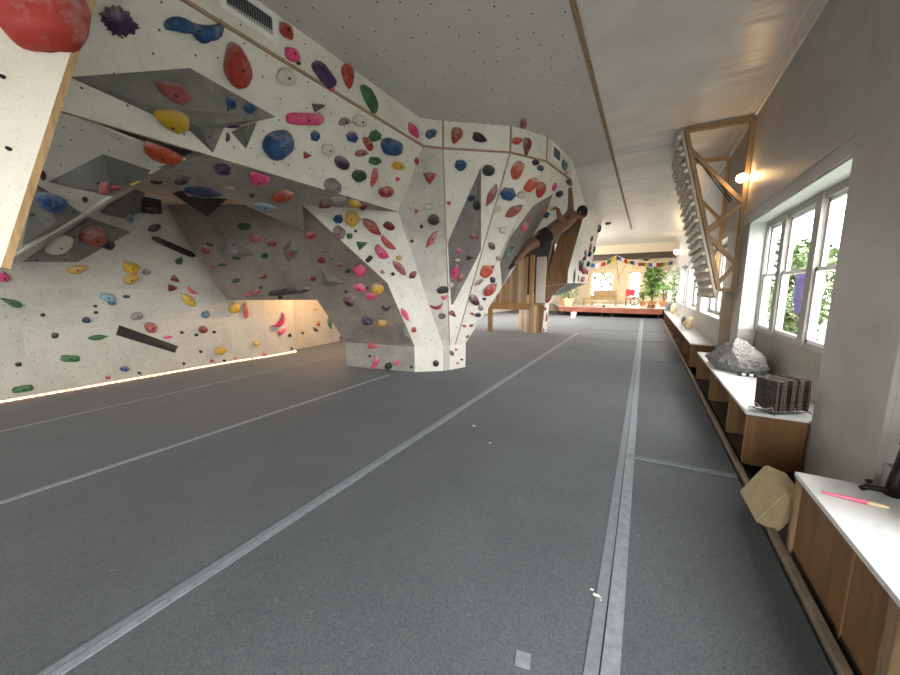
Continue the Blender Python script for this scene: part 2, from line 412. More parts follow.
# lamp-side walls and ends
M['rear'] = plain('rear wall paint', (.6,.58,.54), .6, .06)
bm = B((-9.5,-6.2,-.2), (-3.4,-6,H+.1)); box(bm, (1.0,-6.2,-.2), (1.6,-6,H+.1)); box(bm, (-3.4,-6.2,-.2), (1.0,-6,.5)); box(bm, (-3.4,-6.2,2.9), (1.0,-6,H+.1))
struct('wall_rear', bm, M['rear'])
M['lwall'] = plain('left wall paint', (.72,.69,.63), .6, .06)
WIN_FILL = [(12.6,17.0,.6,3.6)]  # unseen opening added in the left wall to light the far hall
bm = bmesh.new(); y = -6.0
for (a, b_, z0, z1) in WIN_FILL:
    box(bm, (-9.6,y,-.2), (-9.4,a,H+.1)); box(bm, (-9.6,a,-.2), (-9.4,b_,z0)); box(bm, (-9.6,a,z1), (-9.4,b_,H+.1)); y = b_
box(bm, (-9.6,y,-.2), (-9.4,28,H+.1))
struct('wall_left', bm, M['lwall'])
M['farwall'] = plain('cream far wall', (.56,.48,.34), .55, .05)
FW_Y = 27.0
fwin = [on_y(590.5,292,FW_Y).x, on_y(612.5,292,FW_Y).x, on_y(628,292,FW_Y).x, on_y(640.5,292,FW_Y).x]
bm = bmesh.new(); xs = [-9.5, fwin[0], fwin[1], fwin[2], fwin[3], 1.6]
for i in (0, 2, 4): box(bm, (xs[i], FW_Y, -.2), (xs[i+1], FW_Y+.25, H+.1))
for i in (1, 3): box(bm, (xs[i], FW_Y, -.2), (xs[i+1], FW_Y+.25, .95)); box(bm, (xs[i], FW_Y, 2.75), (xs[i+1], FW_Y+.25, H+.1))
struct('wall_far', bm, M['farwall'])
# door-height casing lines in the far wall
bm = bmesh.new()
for i in (1, 3): 
    box(bm, (xs[i]-.12, FW_Y-.03, 2.75), (xs[i+1]+.12, FW_Y, 2.95)); box(bm, (xs[i]-.12, FW_Y-.03, .8), (xs[i], FW_Y, 2.75)); box(bm, (xs[i+1], FW_Y-.03, .8), (xs[i+1]+.12, FW_Y, 2.75))
struct('trim_4', bm, M['tan'])

def window(n, y0, y1, z0, z1, mull, meet=None, xg=WX+.22, detail=True):
    root = bpy.data.objects.new('window_%d' % n, None); COL.objects.link(root); root['kind'] = 'structure'; root.location = (xg, (y0+y1)/2, z0)
    bm = bmesh.new()       # reveal boards
    box(bm, (WX-.004, y0, z0), (xg+.03, y0+.014, z1)); box(bm, (WX-.004, y1-.014, z0), (xg+.03, y1, z1)); box(bm, (WX-.004, y0, z1-.014), (xg+.03, y1, z1))
    obj('window_reveal', bm, M['mint'], root)
    ys = [y0] + list(mull) + [y1]; fr = bmesh.new(); mid = meet or (z0+z1)/2-.03
    box(fr, (xg-.03, y0, z0), (xg+.05, y1, z0+.05)); box(fr, (xg-.03, y0, z1-.09), (xg+.05, y1, z1-.014))
    for q in ys:
        hw = .06 if q in (y0, y1) else .075
        lo, hi = max(y0, q-hw), min(y1, q+hw); box(fr, (xg-.045, lo, z0), (xg+.05, hi, z1-.02))
    obj('window_frame', fr, M['frame'], root)
    for a, c2 in zip(ys, ys[1:]):
        a2, c3 = a+.075, c2-.075
        for nm, p0, p1, dx in (('upper_sash', mid-.02, z1-.09, .018), ('lower_sash', z0+.05, mid+.02, -.008)):
            s = bmesh.new(); t = .038
            for u0, u1, w0, w1 in ((a2, c3, p0, p0+t), (a2, c3, p1-t, p1), (a2, a2+t, p0, p1), (c3-t, c3, p0, p1)):
                box(s, (xg+dx-.014, u0, w0), (xg+dx+.014, u1, w1))
            # sash-cord track lines
            for k in (.012, .028): box(s, (xg+dx-.02, a2-k, z0+.05), (xg+dx+.02, a2-k+.008, z1-.09)); box(s, (xg+dx-.02, c3+k-.008, z0+.05), (xg+dx+.02, c3+k, z1-.09))
            so = obj(nm, s, M['white'], root)
            obj('pane', B((xg+dx-.002, a2+t, p0+t), (xg+dx+.002, c3-t, p1-t)), M['glass'], so)
    return root
w1 = window(1, 3.6, 6.45, .93, 2.45, (4.76, 5.72), 1.70)
window(2, -.8, 1.95, .55, 2.45, (.1, 1.0)); window(3, -5.2, -1.3, .55, 2.45, (-3.9, -2.6))
k = 4
for (a, b_, z0, z1) in WIN[3:]:
    window(k, a, b_, z0, z1, (a+(b_-a)/3, a+2*(b_-a)/3), detail=False); k += 1
# far windows
WALLW = 1
for i in (1, 3):
    root = bpy.data.objects.new('window_%d' % k, None); COL.objects.link(root); root['kind'] = 'structure'; root.location = ((xs[i]+xs[i+1])/2, FW_Y+.12, .95); k += 1
    fr = bmesh.new(); a, b_ = xs[i], xs[i+1]
    for u0, u1, v0, v1 in ((a, b_, .95, 1.05), (a, b_, 2.65, 2.75), (a, a+.1, .95, 2.75), (b_-.1, b_, .95, 2.75)) + (((( a+b_)/2-.09, (a+b_)/2+.09, .95, 2.75),) if i == 1 else ()) + ((a, b_, 1.72, 1.79),):
        box(fr, (u0, FW_Y+.08, v0), (u1, FW_Y+.16, v1))
    obj('window_frame', fr, M['white'], root); obj('pane', B((a+.05, FW_Y+.118, 1.0), (b_-.05, FW_Y+.122, 2.7)), M['glass'], root)
for (a, b_, z0, z1) in WIN_FILL:  # frame and pane for the added left opening
    root = bpy.data.objects.new('window_%d' % k, None); COL.objects.link(root); root['kind'] = 'structure'; root.location = (-9.5, (a+b_)/2, z0); k += 1
    fr = bmesh.new()
    for u0, u1, v0, v1 in ((a, b_, z0, z0+.08), (a, b_, z1-.08, z1), (a, a+.08, z0, z1), (b_-.08, b_, z0, z1), ((a+b_)/2-.05, (a+b_)/2+.05, z0, z1)): box(fr, (-9.54, u0, v0), (-9.46, u1, v1))
    obj('window_frame', fr, M['white'], root); obj('pane', B((-9.502, a+.04, z0+.04), (-9.498, b_-.04, z1-.04)), M['glass'], root)
root = bpy.data.objects.new('window_%d' % k, None); COL.objects.link(root); root['kind'] = 'structure'; root.location = (-1.2, -6.1, .5); k += 1  # unseen rear window added to brighten the leaning panel
fr = bmesh.new()
for u0, u1, v0, v1 in ((-3.4, 1, .5, .6), (-3.4, 1, 2.8, 2.9), (-3.4, -3.3, .5, 2.9), (.9, 1, .5, 2.9), (-2, -1.9, .5, 2.9), (-.5, -.4, .5, 2.9)): box(fr, (u0, -6.14, v0), (u1, -6.06, v1))
obj('window_frame', fr, M['white'], root); obj('pane', B((-3.35, -6.102, .55), (.95, -6.098, 2.85)), M['glass'], root)
# sloping sill board under the big window
bm = bmesh.new()
vs = [bm.verts.new(p) for p in ((WX+.20, 3.605, .955), (WX+.20, 6.445, .955), (WX+.17, 6.445, .477), (WX+.17, 3.605, .477))]
f = bm.faces.new(vs); ext = bmesh.ops.extrude_face_region(bm, geom=[f])
for v in [q for q in ext['geom'] if isinstance(q, bmesh.types.BMVert)]: v.co += V((.03, 0, -.03))
M['sill'] = plain('grey sill paint', (.20,.18,.15), .45, .12)
struct('trim_5', bm, M['sill'])
M['kick'] = plain('scuffed kick board', (.27,.22,.17), .6, .25)
# trim board between mats and benches
struct('trim_6', B((.762,-4.5,-.12), (.797,21,.03), bev=.004), M['kick'])
# dark beam where the ceiling steps, at the edge of the far room
a, b_ = on_y(588, 258, 22), on_y(694, 256, 22)
struct('beam', B((-4.4, 21.9, 3.22), (WX, 22.15, 3.55)), M['darkwood'])
struct('trim_7', B((-4.4, 21.92, 3.55), (WX, 22.1, H)), M['farwall'])
# ------------------------------------------------------------------ the climbing wall
ZB = 3.66
wall = thing('climbing_wall', 'white plywood climbing wall overhanging the mats and narrowing to a square column', 'climbing wall', (-3.2, 5.2, 0))
def facet(name, pts, mk='wall', th=.018, away=None, parent=None, surf=True):
    o = obj(name, slab(pts, away, th, surf=surf), M[mk], parent or wall, recalc=False)
    return o
c0, c1 = V((-3.28,-2.5,H)), V((-3.12,4.51,H))
cA, cB, cC, cD = V((-2.87,4.76,H)), V((-2.03,5.43,H)), V((-1.63,6.10,H)), V((-1.46,7.37,H))
def dn(p, z=ZB): return V((p.x, p.y, z))
b0_, b1_ = dn(c0), V((-3.09,4.54,ZB))
bA, bB, bC, bD = dn(cA), dn(cB), dn(cC), dn(cD)
for a, b_, p, q in ((c0,c1,b0_,b1_), (c1,cA,b1_,bA), (cA,cB,bA,bB), (cB,cC,bB,bC), (cC,cD,bC,bD)): facet('upper_band', (a, b_, q, p))
# brown battens over the joints
for a, b_ in ((b0_,b1_),(b1_,bA),(bA,bB),(bB,bC),(bC,bD)):
    bm = bmesh.new(); beam(bm, a, b_, .028, .028); obj('batten', bm, M['batten'], wall)
for p in (cA, cB, cC):
    bm = bmesh.new(); beam(bm, p, dn(p), .022, .022); obj('batten', bm, M['batten'], wall)
# column foot
f0, f1, f2, f3, f4, f5 = V((-5.08,4.68,-.01)), V((-3.61,4.95,-.01)), V((-3.20,5.28,-.01)), V((-3.13,5.41,-.01)), V((-3.08,5.54,-.01)), V((-2.99,5.79,-.01))
t0, t1, t2, t3, t4, t5 = [dn(p, .478) for p in (f0,f1,f2,f3,f4,f5)]
facet('column_panel', (f0,f1,t1,t0), 'wallshaded'); facet('column_panel', (f1,f2,t2,t1)); facet('column_panel', (f2,f3,t3,t2), 'wallgrey')
facet('column_panel', (f3,f4,t4,t3)); facet('column_panel', (f4,f5,t5,t4)); f6 = V((-3.75,6.2,-.01)); t6 = dn(f6, .478)
facet('column_panel', (f5,f6,t6,t5), away=V((-2,9,.3)))
# grey facet over the column, main face, lip
Pg = plane(bA, b1_, (t2+t3)/2); L = on_p(398, 212, Pg)
facet('facet_panel', (b1_, bA, t3, t2, L), 'wallgrey')
ldir = V((-.07, -2.72, .0))
Llip = L + V((-.075, -2.7, 0)); Lfar = L + V((-.19, -6.8, 0))
facet('main_panel', (b0_, b1_, L, Lfar), 'wall')
Pm = plane(b0_, b1_, L)
Pb = plane(t1, t2, L); R1 = on_p(302, 205, Pb); R2 = on_p(387, 283, Pb)
facet('facet_panel', (R1, L, t2, t1, R2), 'wall')
bm = bmesh.new(); beam(bm, L, Lfar, .006, .010); obj('lip_edge', bm, M['plybrown'], wall)
for a, b_ in ((R1,R2),(R2,t1)):
    bm = bmesh.new(); beam(bm, a, b_, .008, .010); obj('lip_edge', bm, M['plybrown'], wall)
Pd = plane(t0, R1, R2)
bot1, bot2 = on_p(317, 300, Pd), on_p(228, 300, Pd); bot2.x = min(bot2.x, -6.9)
topl = on_p(168, 205, Pd); topr = on_p(303, 196, Pd)
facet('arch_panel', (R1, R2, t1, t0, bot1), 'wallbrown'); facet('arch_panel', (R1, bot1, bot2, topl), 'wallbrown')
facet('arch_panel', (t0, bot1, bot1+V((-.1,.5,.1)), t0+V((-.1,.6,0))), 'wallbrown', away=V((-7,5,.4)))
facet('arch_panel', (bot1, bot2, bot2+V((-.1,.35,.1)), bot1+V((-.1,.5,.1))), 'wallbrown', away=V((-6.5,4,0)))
facet('arch_panel', (bot2, topl, V((-7.5,4.5,3.0)), V((-7.45,4.2,1.3))), 'wallbrown', away=V((-6,5,2)), surf=False)  # unseen panel added to stop the cave light leaking beside the arch
facet('arch_light_block', (V((-7.5,3.95,2.35)), V((-4.6,4.5,2.35)), V((-4.6,7,2.35)), V((-8.2,7,2.35))), 'wallbrown', away=V((-6,5,1)), surf=False)  # unseen hood added to stop the cave light leaking over the arch
# under the lip
q0, q1 = on_p(213, 158, Pm), on_p(300, 185, Pm)
Pu = plane(q0, L, on_p(305, 232, Pd))
u = [on_p(x, y, Pu) for x, y in ((185,160), (165,172), (188,196), (231,199), (305,232), (302,204))]
facet('underside_panel', (q0, L, u[5], u[4], u[3], u[2], u[1], u[0]), 'wallshaded')
# cave walls
X0 = -7.4
kz = 1.52
k0, k1 = V((X0,-2.5,kz)), V((X0,3.86,kz))
g0, g1 = V((-6.85,-2.5,3.0)), V((-6.85,3.2,3.0))
lines = [V((X0,-2.5,-.01)), V((X0,3.74,-.01)), V((-7.32,4.45,-.01)), V((-7.32,5.15,-.01)), V((-7.62,5.35,-.01)), V((-7.75,6.9,-.01)), V((-9.2,7.6,-.01))]
for i in range(len(lines)-1):
    a, b_ = lines[i], lines[i+1]
    if i == 0:
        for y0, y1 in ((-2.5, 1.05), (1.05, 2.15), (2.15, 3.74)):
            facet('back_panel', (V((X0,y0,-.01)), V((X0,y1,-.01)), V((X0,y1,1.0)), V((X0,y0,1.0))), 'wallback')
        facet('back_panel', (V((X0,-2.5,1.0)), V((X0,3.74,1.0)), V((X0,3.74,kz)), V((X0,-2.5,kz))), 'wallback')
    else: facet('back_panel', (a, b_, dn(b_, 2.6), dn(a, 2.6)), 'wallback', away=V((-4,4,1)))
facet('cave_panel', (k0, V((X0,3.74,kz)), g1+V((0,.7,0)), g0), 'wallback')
facet('cave_roof', (g0, g1+V((0,.8,0)), V((-3.5,4.2,3.0)), V((-3.55,-2.5,3.0))), 'wallgrey', away=V((-5,2,1)))
# facet hanging below the left of the lip, ending in a pale arete
A1 = on_p(158, 167, Pu); A2 = on_x(8, 259, -6.55); Lp = on_p(80, 119, Pm)
A3 = V((-6.9,-2.0,A2.z-.25))
facet('hanging_panel', (Lp, on_p(186, 160, Pu), A1), 'wall'); facet('hanging_panel', (Lp, A1, A2), 'wall'); facet('hanging_panel', (Lfar, Lp, A2, A3), 'wall')
facet('hanging_panel', (A1, A2, A2+V((-.35,.3,.9)), A1+V((-.4,.7,.5))), 'wallgrey', away=V((-5,4,1.2)), surf=True)
bm = bmesh.new(); beam(bm, A1, A2, .022, .03); obj('pale_edge', bm, M['wall'], wall); 
# mushroom of facets right of the column
facet('facet_panel', (bA, bB, t4, t3)); facet('facet_panel', (bB, bC, t5, t4)); facet('facet_panel', (bC, bD, t5))
for a, b_ in ((bA,t3),(bB,t4)):
    bm = bmesh.new(); beam(bm, a, b_, .014, .014); obj('batten', bm, M['batten'], wall)
bm = bmesh.new(); beam(bm, bC+(t5-bC)*.02+V((0,0,.0)), bC+(t4-bC)*.55, .008, .008); obj('batten', bm, M['wallgrey'], wall)
# the side that turns away towards the next wall, and its lower edge
E1 = V((-2.22,6.58,2.10)); c9 = on_z(586.5, 208.5, H); E2 = c9 + V((0,0,-.03))
facet('far_panel', (cD, c9, E1), 'wall', away=V((1,9,1.5)))
facet('far_panel', (cD, bD, E1), 'wall', away=V((2,9,1.5)))
facet('far_underside', (E1, E2, E2+V((-1.6,.3,-.05)), E1+V((-1.2,.6,.1))), 'volumedark', away=V((-2.5,8,0)), surf=False)  # near-black colour stands in for the shade under this edge
facet('rear_board', (t5, t6, V((-3.9,7.2,2.2)), E1), 'plybrown', away=V((-2,9,1)), surf=False)
# vent grilles let into the band
def vent(px, py, w, h, P, along, name_label):
    c = on_p(px, py, P); n = P[0]; x = along.normalized(); z = n.cross(x).normalized()
    if z.z < 0: z = -z
    t = thing('vent_grille', name_label, 'vent', c)
    def rect(bm, u0, u1, v0, v1, d0, d1):
        vs = [c+x*a+z*b_+n*d for d in (d0, d1) for a, b_ in ((u0,v0),(u1,v0),(u1,v1),(u0,v1))]
        vs = [bm.verts.new(v) for v in vs]
        for q in ((0,1,2,3),(7,6,5,4),(0,4,5,1),(1,5,6,2),(2,6,7,3),(3,7,4,0)): bm.faces.new([vs[k] for k in q])
    fr = bmesh.new(); f = .05
    for a in ((-w/2-f,w/2+f,-h/2-f,-h/2),(-w/2-f,w/2+f,h/2,h/2+f),(-w/2-f,-w/2,-h/2,h/2),(w/2,w/2+f,-h/2,h/2)): rect(fr, *a, 0, .012)
    obj('frame', fr, M['white'], t)
    bk = bmesh.new(); rect(bk, -w/2, w/2, -h/2, h/2, .001, .003); obj('backing', bk, M['black'], t)
    sl = bmesh.new(); nn = int(w/.022)
    for i in range(nn): u0 = -w/2+w*(i+.25)/nn; rect(sl, u0, u0+w/nn*.35, -h/2, h/2, .003, .009)
    obj('slats', sl, M['tape'], t)
Pband = plane(c0, c1, b0_)
vent(250, 12, .40, .15, Pband, c1-c0, 'long white framed vent grille set in the band above the overhang')
vent(556.5, 154, .34, .17, plane(cC, cD, bC), cD-cC, 'small white framed vent grille high on the band over the climber')

# near leaning panel at the left edge of the view
e0, e1 = on_x(88, -1, -2.6), on_x(2, 264, -2.6)
d = (e0-e1); e_top = e1 + d*((H-e1.z)/d.z); e_bot = e1 - d*.01
back = V((-.9,-1.05,0))
near = thing('leaning_climbing_panel', 'brightly lit white climbing panel with a bare plywood edge, at the left border', 'climbing panel', (e1.x, e1.y, 0))
facet('panel', (e_top, e_bot, e_bot+back, e_top+back), 'wallnear', parent=near)
bm = bmesh.new()
n2 = plane(e_top, e_bot, e_bot+back)[0]; s2 = n2.cross(d.normalized()).normalized()
if s2.dot(back) > 0: s2 = -s2
vs = [bm.verts.new(p) for p in (e_top, e_bot, e_bot+s2*.012-n2*.03, e_top+s2*.012-n2*.03)]; f = bm.faces.new(vs)
ext = bmesh.ops.extrude_face_region(bm, geom=[f])
for v in [q for q in ext['geom'] if isinstance(q, bmesh.types.BMVert)]: v.co += -n2*.02 + s2*(-.022)
obj('plywood_edge', bm, M['plyedge'], near)

# ------------------------------------------------------------------ volumes bolted to the wall
def bvh(): 
    vs, fs = [], []
    for t in SURF:
        i = len(vs); vs += list(t); fs.append((i, i+1, i+2))
    return BVHTree.FromPolygons(vs, fs)
TREE = bvh()
def hit(px, py):
    d = ray(px, py).normalized(); r = TREE.ray_cast(EYE, d, 60)
    if r[0] is None: raise RuntimeError('no surface at %s,%s' % (px, py))
    n = r[1]
    if n.dot(d) > 0: n = -n
    return r[0], n
def volume(px_base, ridge, faces, label, mk='volume', at=None, group='plywood volumes', name='wall_volume'):
    """a plywood box-pyramid: base corners lie on the wall facet, ridge corners stand out from it (pixel x, y, stand-off)"""
    cx = sum(p[0] for p in px_base)/len(px_base); cy = sum(p[1] for p in px_base)/len(px_base)
    p0, n = hit(*(at or (cx, cy))); P = (n, p0)
    bv = [on_p(x, y, P) for x, y in px_base]
    rv = [on_p(x, y, (n, p0+n*h)) for x, y, h in ridge]
    bm = bmesh.new(); vs = [bm.verts.new(v) for v in bv+rv]
    for f in faces: bm.faces.new([vs[k] for k in f])
    bm.normal_update()
    mid = sum(bv, V((0,0,0)))/len(bv) - n*.05
    for f in bm.faces:
        if f.normal.dot(f.calc_center_median()-mid) < 0: f.normal_flip()
    poly_uv(bm)
    for f in bm.faces:
        q = [v.co.copy() for v in f.verts]
        for i in range(1, len(q)-1): SURF.append((q[0], q[i], q[i+1]))
    return tag(obj(name, bm, M[mk], recalc=False), label, 'volume', group)
def pyr(px_base, apex, label, mk='volume', at=None):
    n = len(px_base); return volume(px_base, [apex], [(i, (i+1) % n, n) for i in range(n)], label, mk, at)
volume([(69,77),(190,68),(276,117),(224,128),(213,153),(190,131),(158,117)], [(160,108,.10),(199,127,.16)],
       [(0,1,2,8,7),(2,3,8),(3,4,8),(4,5,8),(5,6,7,8),(6,0,7)], 'largest grey wedge volume carrying a dull red and two blue holds', at=(180,60))
pyr([(231,132),(246,149),(257,122)], (245,126,.10), 'small dark wedge volume tucked under the point of the largest wedge volume', at=(240,155))
pyr([(48,182),(103,154),(156,172),(114,197)], (112,193,.12), 'diamond-shaped grey volume with a small red hold, on the hanging panel', at=(60,165))
pyr([(22,246),(35,183),(82,213),(57,229)], (58,222,.10), 'grey volume carrying a big blue oval hold, beside the bare plywood edge', at=(70,200))
pyr([(22,262),(88,217),(131,232),(78,262)], (84,224,.16), 'grey volume with a big cream hold below the pale arete', at=(75,268))
pyr([(118,193),(150,170),(141,212),(126,219),(100,213)], (124,198,.16), 'grey volume right of the pale arete, carrying a small grey ball hold', at=(120,230))
pyr([(141,196),(161,200),(162,214),(140,213)], (151,207,.10), 'small dark square volume left of the dark triangular volume', 'volumedark', at=(150,225))
pyr([(165,189),(200,188),(228,198),(208,217)], (203,196,.22), 'dark triangular volume carrying a long navy hold, deep in the cave', 'volumedark', at=(200,225))
pyr([(224,233),(255,255),(235,258),(221,254)], (229,249,.14), 'dark kite-shaped volume on the brown overhang, nearest the back wall')
pyr([(293,239),(299,251),(288,263),(282,248)], (289,250,.12), 'small dark diamond volume in the middle of the brown overhang')
pyr([(320,268),(346,283),(330,287),(322,284)], (328,281,.12), 'dark triangular volume low on the brown overhang near the column')
pyr([(271,211),(303,213),(304,232)], (290,216,.10), 'black wedge volume under the lip above the brown overhang', 'volumedark', at=(285,235))
pyr([(397,324),(405,323),(412,341),(402,344)], (404,334,.05), 'pale narrow plate volume on the edge just above the column foot', 'volume', at=(392,330))
volume([(119,325),(178,346),(175,353),(116,335)], [(120,329,.07),(175,349,.07)], [(0,1,5,4),(1,2,5),(2,3,4,5),(3,0,4)], 'long black bar volume slanting across the low back wall', 'volumedark')
volume([(481,167),(446,246),(449,312),(468,276),(481,250)], [(472,234,.20)], [(0,1,5),(1,2,5),(2,3,5),(3,4,5),(4,0,5)], 'tall dark spike-shaped volume above the column', 'volume', at=(445.8,225) if False else (460,225))
volume([(553,194),(533,206),(511,236),(500,263),(502,287),(512,268),(546,214)], [(509,255,.10),(538,212,.05)],
       [(0,1,8),(1,2,7,8),(2,3,7),(3,4,7),(4,5,7),(5,6,8,7),(6,0,8)], 'long grey blade-shaped volume at the feet of the climber', 'volume', at=(520,225))
TREE = bvh()

# ------------------------------------------------------------------ holds
def outline(shape, n, rr):
    """unit outline (|x|,|y| <= 1), x along the major axis"""
    o = []
    for i in range(n):
        t = 2*PI*i/n; c, s = math.cos(t), math.sin(t); r = 1.0
        if shape in ('blob', 'ring', 'jug'):
            p = .85; x = math.copysign(abs(c)**p, c); y = math.copysign(abs(s)**p, s)
        elif shape == 'ball': x, y = c, s
        elif shape == 'egg': x = c; y = s*(.78+.30*c)*(1 if c > -.9 else .8)
        elif shape == 'drop': x = c; y = s*(.62+.42*c)
        elif shape == 'leaf': x = c; y = s*abs(s)**.75
        elif shape == 'bar': x = math.copysign(abs(c)**.45, c); y = math.copysign(abs(s)**.6, s)
        elif shape == 'half':
            x = math.copysign(abs(c)**.9, c); y = s if s > 0 else s*.25
            y = y*1.5-.5
        elif shape == 'moon':
            x = c; y = (1.6*abs(s)**1.1-.7) if s > 0 else (.75*abs(s)-.65)
        elif shape == 'kidney': x = c; y = s*(.9-.0*c)+ .35*(c*c)-.2
        elif shape == 'tri':
            a = t % (2*PI/3); r = .62/math.cos(a-PI/3); r = .85*r+.15; x, y = c*r, s*r*1.05
        elif shape == 'poly':
            k = 6; a = t % (2*PI/k); r = math.cos(PI/k)/math.cos(a-PI/k); x, y = c*r, s*r
        elif shape == 'star': r = 1-.16*(.5+.5*math.cos(11*t)); x, y = c*r, s*r
        else: x, y = c, s
        o.append([x, y])
    ph = [rr.uniform(0, 6.28) for _ in range(3)]; amp = {'ball': .015, 'bar': .02, 'ring': .05}.get(shape, .055)
    for i, q in enumerate(o):
        t = 2*PI*i/n; k = 1+amp*(math.sin(2*t+ph[0])+.7*math.sin(3*t+ph[1])+.5*math.sin(5*t+ph[2]))
        q[0] *= k; q[1] *= k
    return o
RINGS = [(1.0, -.06), (1.03, .18), (.99, .45), (.86, .74), (.62, .92), (.32, 1.0)]
HN = {}
def hold(cx, cy, w, h, ang, shape, col, label, group='climbing holds', prot=None, pts=None, name=None):
    rr = random.Random(int(cx*131+cy*977)); p, n = hit(cx, cy); w, h = w*.94, h*.94; dv = ray(cx, cy).normalized()
    depth = (p-EYE).dot(FW); mpp = depth/FPX
    prot = prot or (.2 if shape == 'ring' else None)
    minor = min(w, h)*mpp; hh = (prot or {'ball': .75, 'leaf': .42, 'bar': .55, 'tri': .5, 'poly': .5, 'star': .4, 'half': .55, 'moon': .5, 'egg': .5}.get(shape, .48))*minor
    hh = max(.012, min(hh, .16))
    if w < 6 and h < 6: hh = max(hh, .018)
    # stand the hold so that its middle, not its foot, is on the line of sight
    P2 = (n, p+n*hh*.45); q = on_p(cx, cy, P2); base = q - n*hh*.45
    cosv = abs(n.dot(dv)); tdir = (dv - n*dv.dot(n))
    if tdir.length > 1e-4: tdir.normalize()
    sq = min(1.0, 2.1*cosv)
    N_ = 30 if w*h > 60 else (20 if w*h > 20 else 12)
    if pts: ol = [((x-cx), (y-cy)) for x, y in pts]; N_ = len(ol)
    else:
        a = math.radians(ang); ca, sa = math.cos(a), math.sin(a)
        ol = [(x*w/2*ca - y*h/2*sa, x*w/2*sa + y*h/2*ca) for x, y in outline(shape, N_, rr)]
    P0 = (n, base); c3 = None; oo = []
    for dx, dy in ol:
        d = ray(cx+dx, cy+dy)
        nb = n if cosv > .3 else (n*.5 - dv*.5).normalized()
        e = on_p(cx+dx, cy+dy, (nb, q)) - q; e = e - n*e.dot(n)
        e = e - tdir*e.dot(tdir)*(1-sq); oo.append(e)
    up = V((0,0,1)); up = up - n*up.dot(n); up = up.normalized() if up.length > .05 else V((1,0,0))
    bm = bmesh.new(); rings = []
    rads = sorted(e.length for e in oo); mr = rads[len(rads)//2]
    sh = -up*hh*(.35 if shape in ('jug', 'egg', 'drop', 'half') else .1)
    rr_ = RINGS
    if shape == 'ring': rr_ = [(1,-.06),(1.03,.3),(.95,.75),(.78,1.0),(.55,.9),(.42,.45),(.3,.3)]
    if shape == 'moon': rr_ = [(1,-.06),(1.02,.3),(.93,.7),(.7,1.0),(.4,1.02)]
    if shape in ('poly', 'tri', 'star'): rr_ = [(1,-.06),(1.0,.25),(.80,.8),(.45,1.0)]
    cen = sum(oo, V((0,0,0)))/len(oo)
    for s, z in rr_:
        ring = []
        for e in oo:
            j = 1 + rr.uniform(-.02, .02); g = cen + (e-cen)*s*j
            ring.append(bm.verts.new(base + g + n*hh*z*(1+rr.uniform(-.05,.05)) + sh*max(0, z)))
        rings.append(ring)
    for r0, r1 in zip(rings, rings[1:]):
        for i in range(N_): bm.faces.new((r0[i], r0[(i+1) % N_], r1[(i+1) % N_], r1[i]))
    top = bm.verts.new(base + cen + n*hh*(rr_[-1][1]+(.02 if shape != 'ring' else -.05)) + sh)
    for i in range(N_): bm.faces.new((rings[-1][i], rings[-1][(i+1) % N_], top))
    bm.faces.new(rings[0][::-1])
    topco = top.co.copy()
    small = max(w, h) < 5.5
    o = obj(name or ('foothold' if small else 'climbing_hold'), bm, M['h_'+col], smooth=shape not in ('poly', 'tri', 'star'))
    tag(o, label, 'foothold' if small else 'climbing hold', group)
    if max(w, h) >= 11 and shape not in ('ring',):
        b2 = bmesh.new(); r = min(.013, .16*mr+.003)
        x = up; y = n.cross(x); a = [b2.verts.new(topco - n*.004 + (x*math.cos(k*PI/3)+y*math.sin(k*PI/3))*r) for k in range(6)]
        b3 = [b2.verts.new(v.co + n*.008) for v in a]
        for k in range(6): b2.faces.new((a[k], a[(k+1) % 6], b3[(k+1) % 6], b3[k]))
        b2.faces.new(b3)
        obj('bolt', b2, M['bolt'], o)
    return o
GA, GB, GC, GD, GE, GF, GG = ('holds on the overhanging main face', 'holds on the upper band', 'holds around the cave mouth', 'holds on the pale panel left of the column',
  'holds on the brown overhang', 'holds on the back wall', 'holds right of the column')
hold(38, 6, 0, 0, 0, 'blob', 'red', 'huge chalky red hold on the leaning panel in the top left corner', 'holds on the leaning panel', prot=.5, pts=None) if False else None
hold(36, 3, 94, 84, 12, 'blob', 'red', 'huge chalky red hold on the leaning panel in the top left corner', 'holds on the leaning panel', prot=.35)
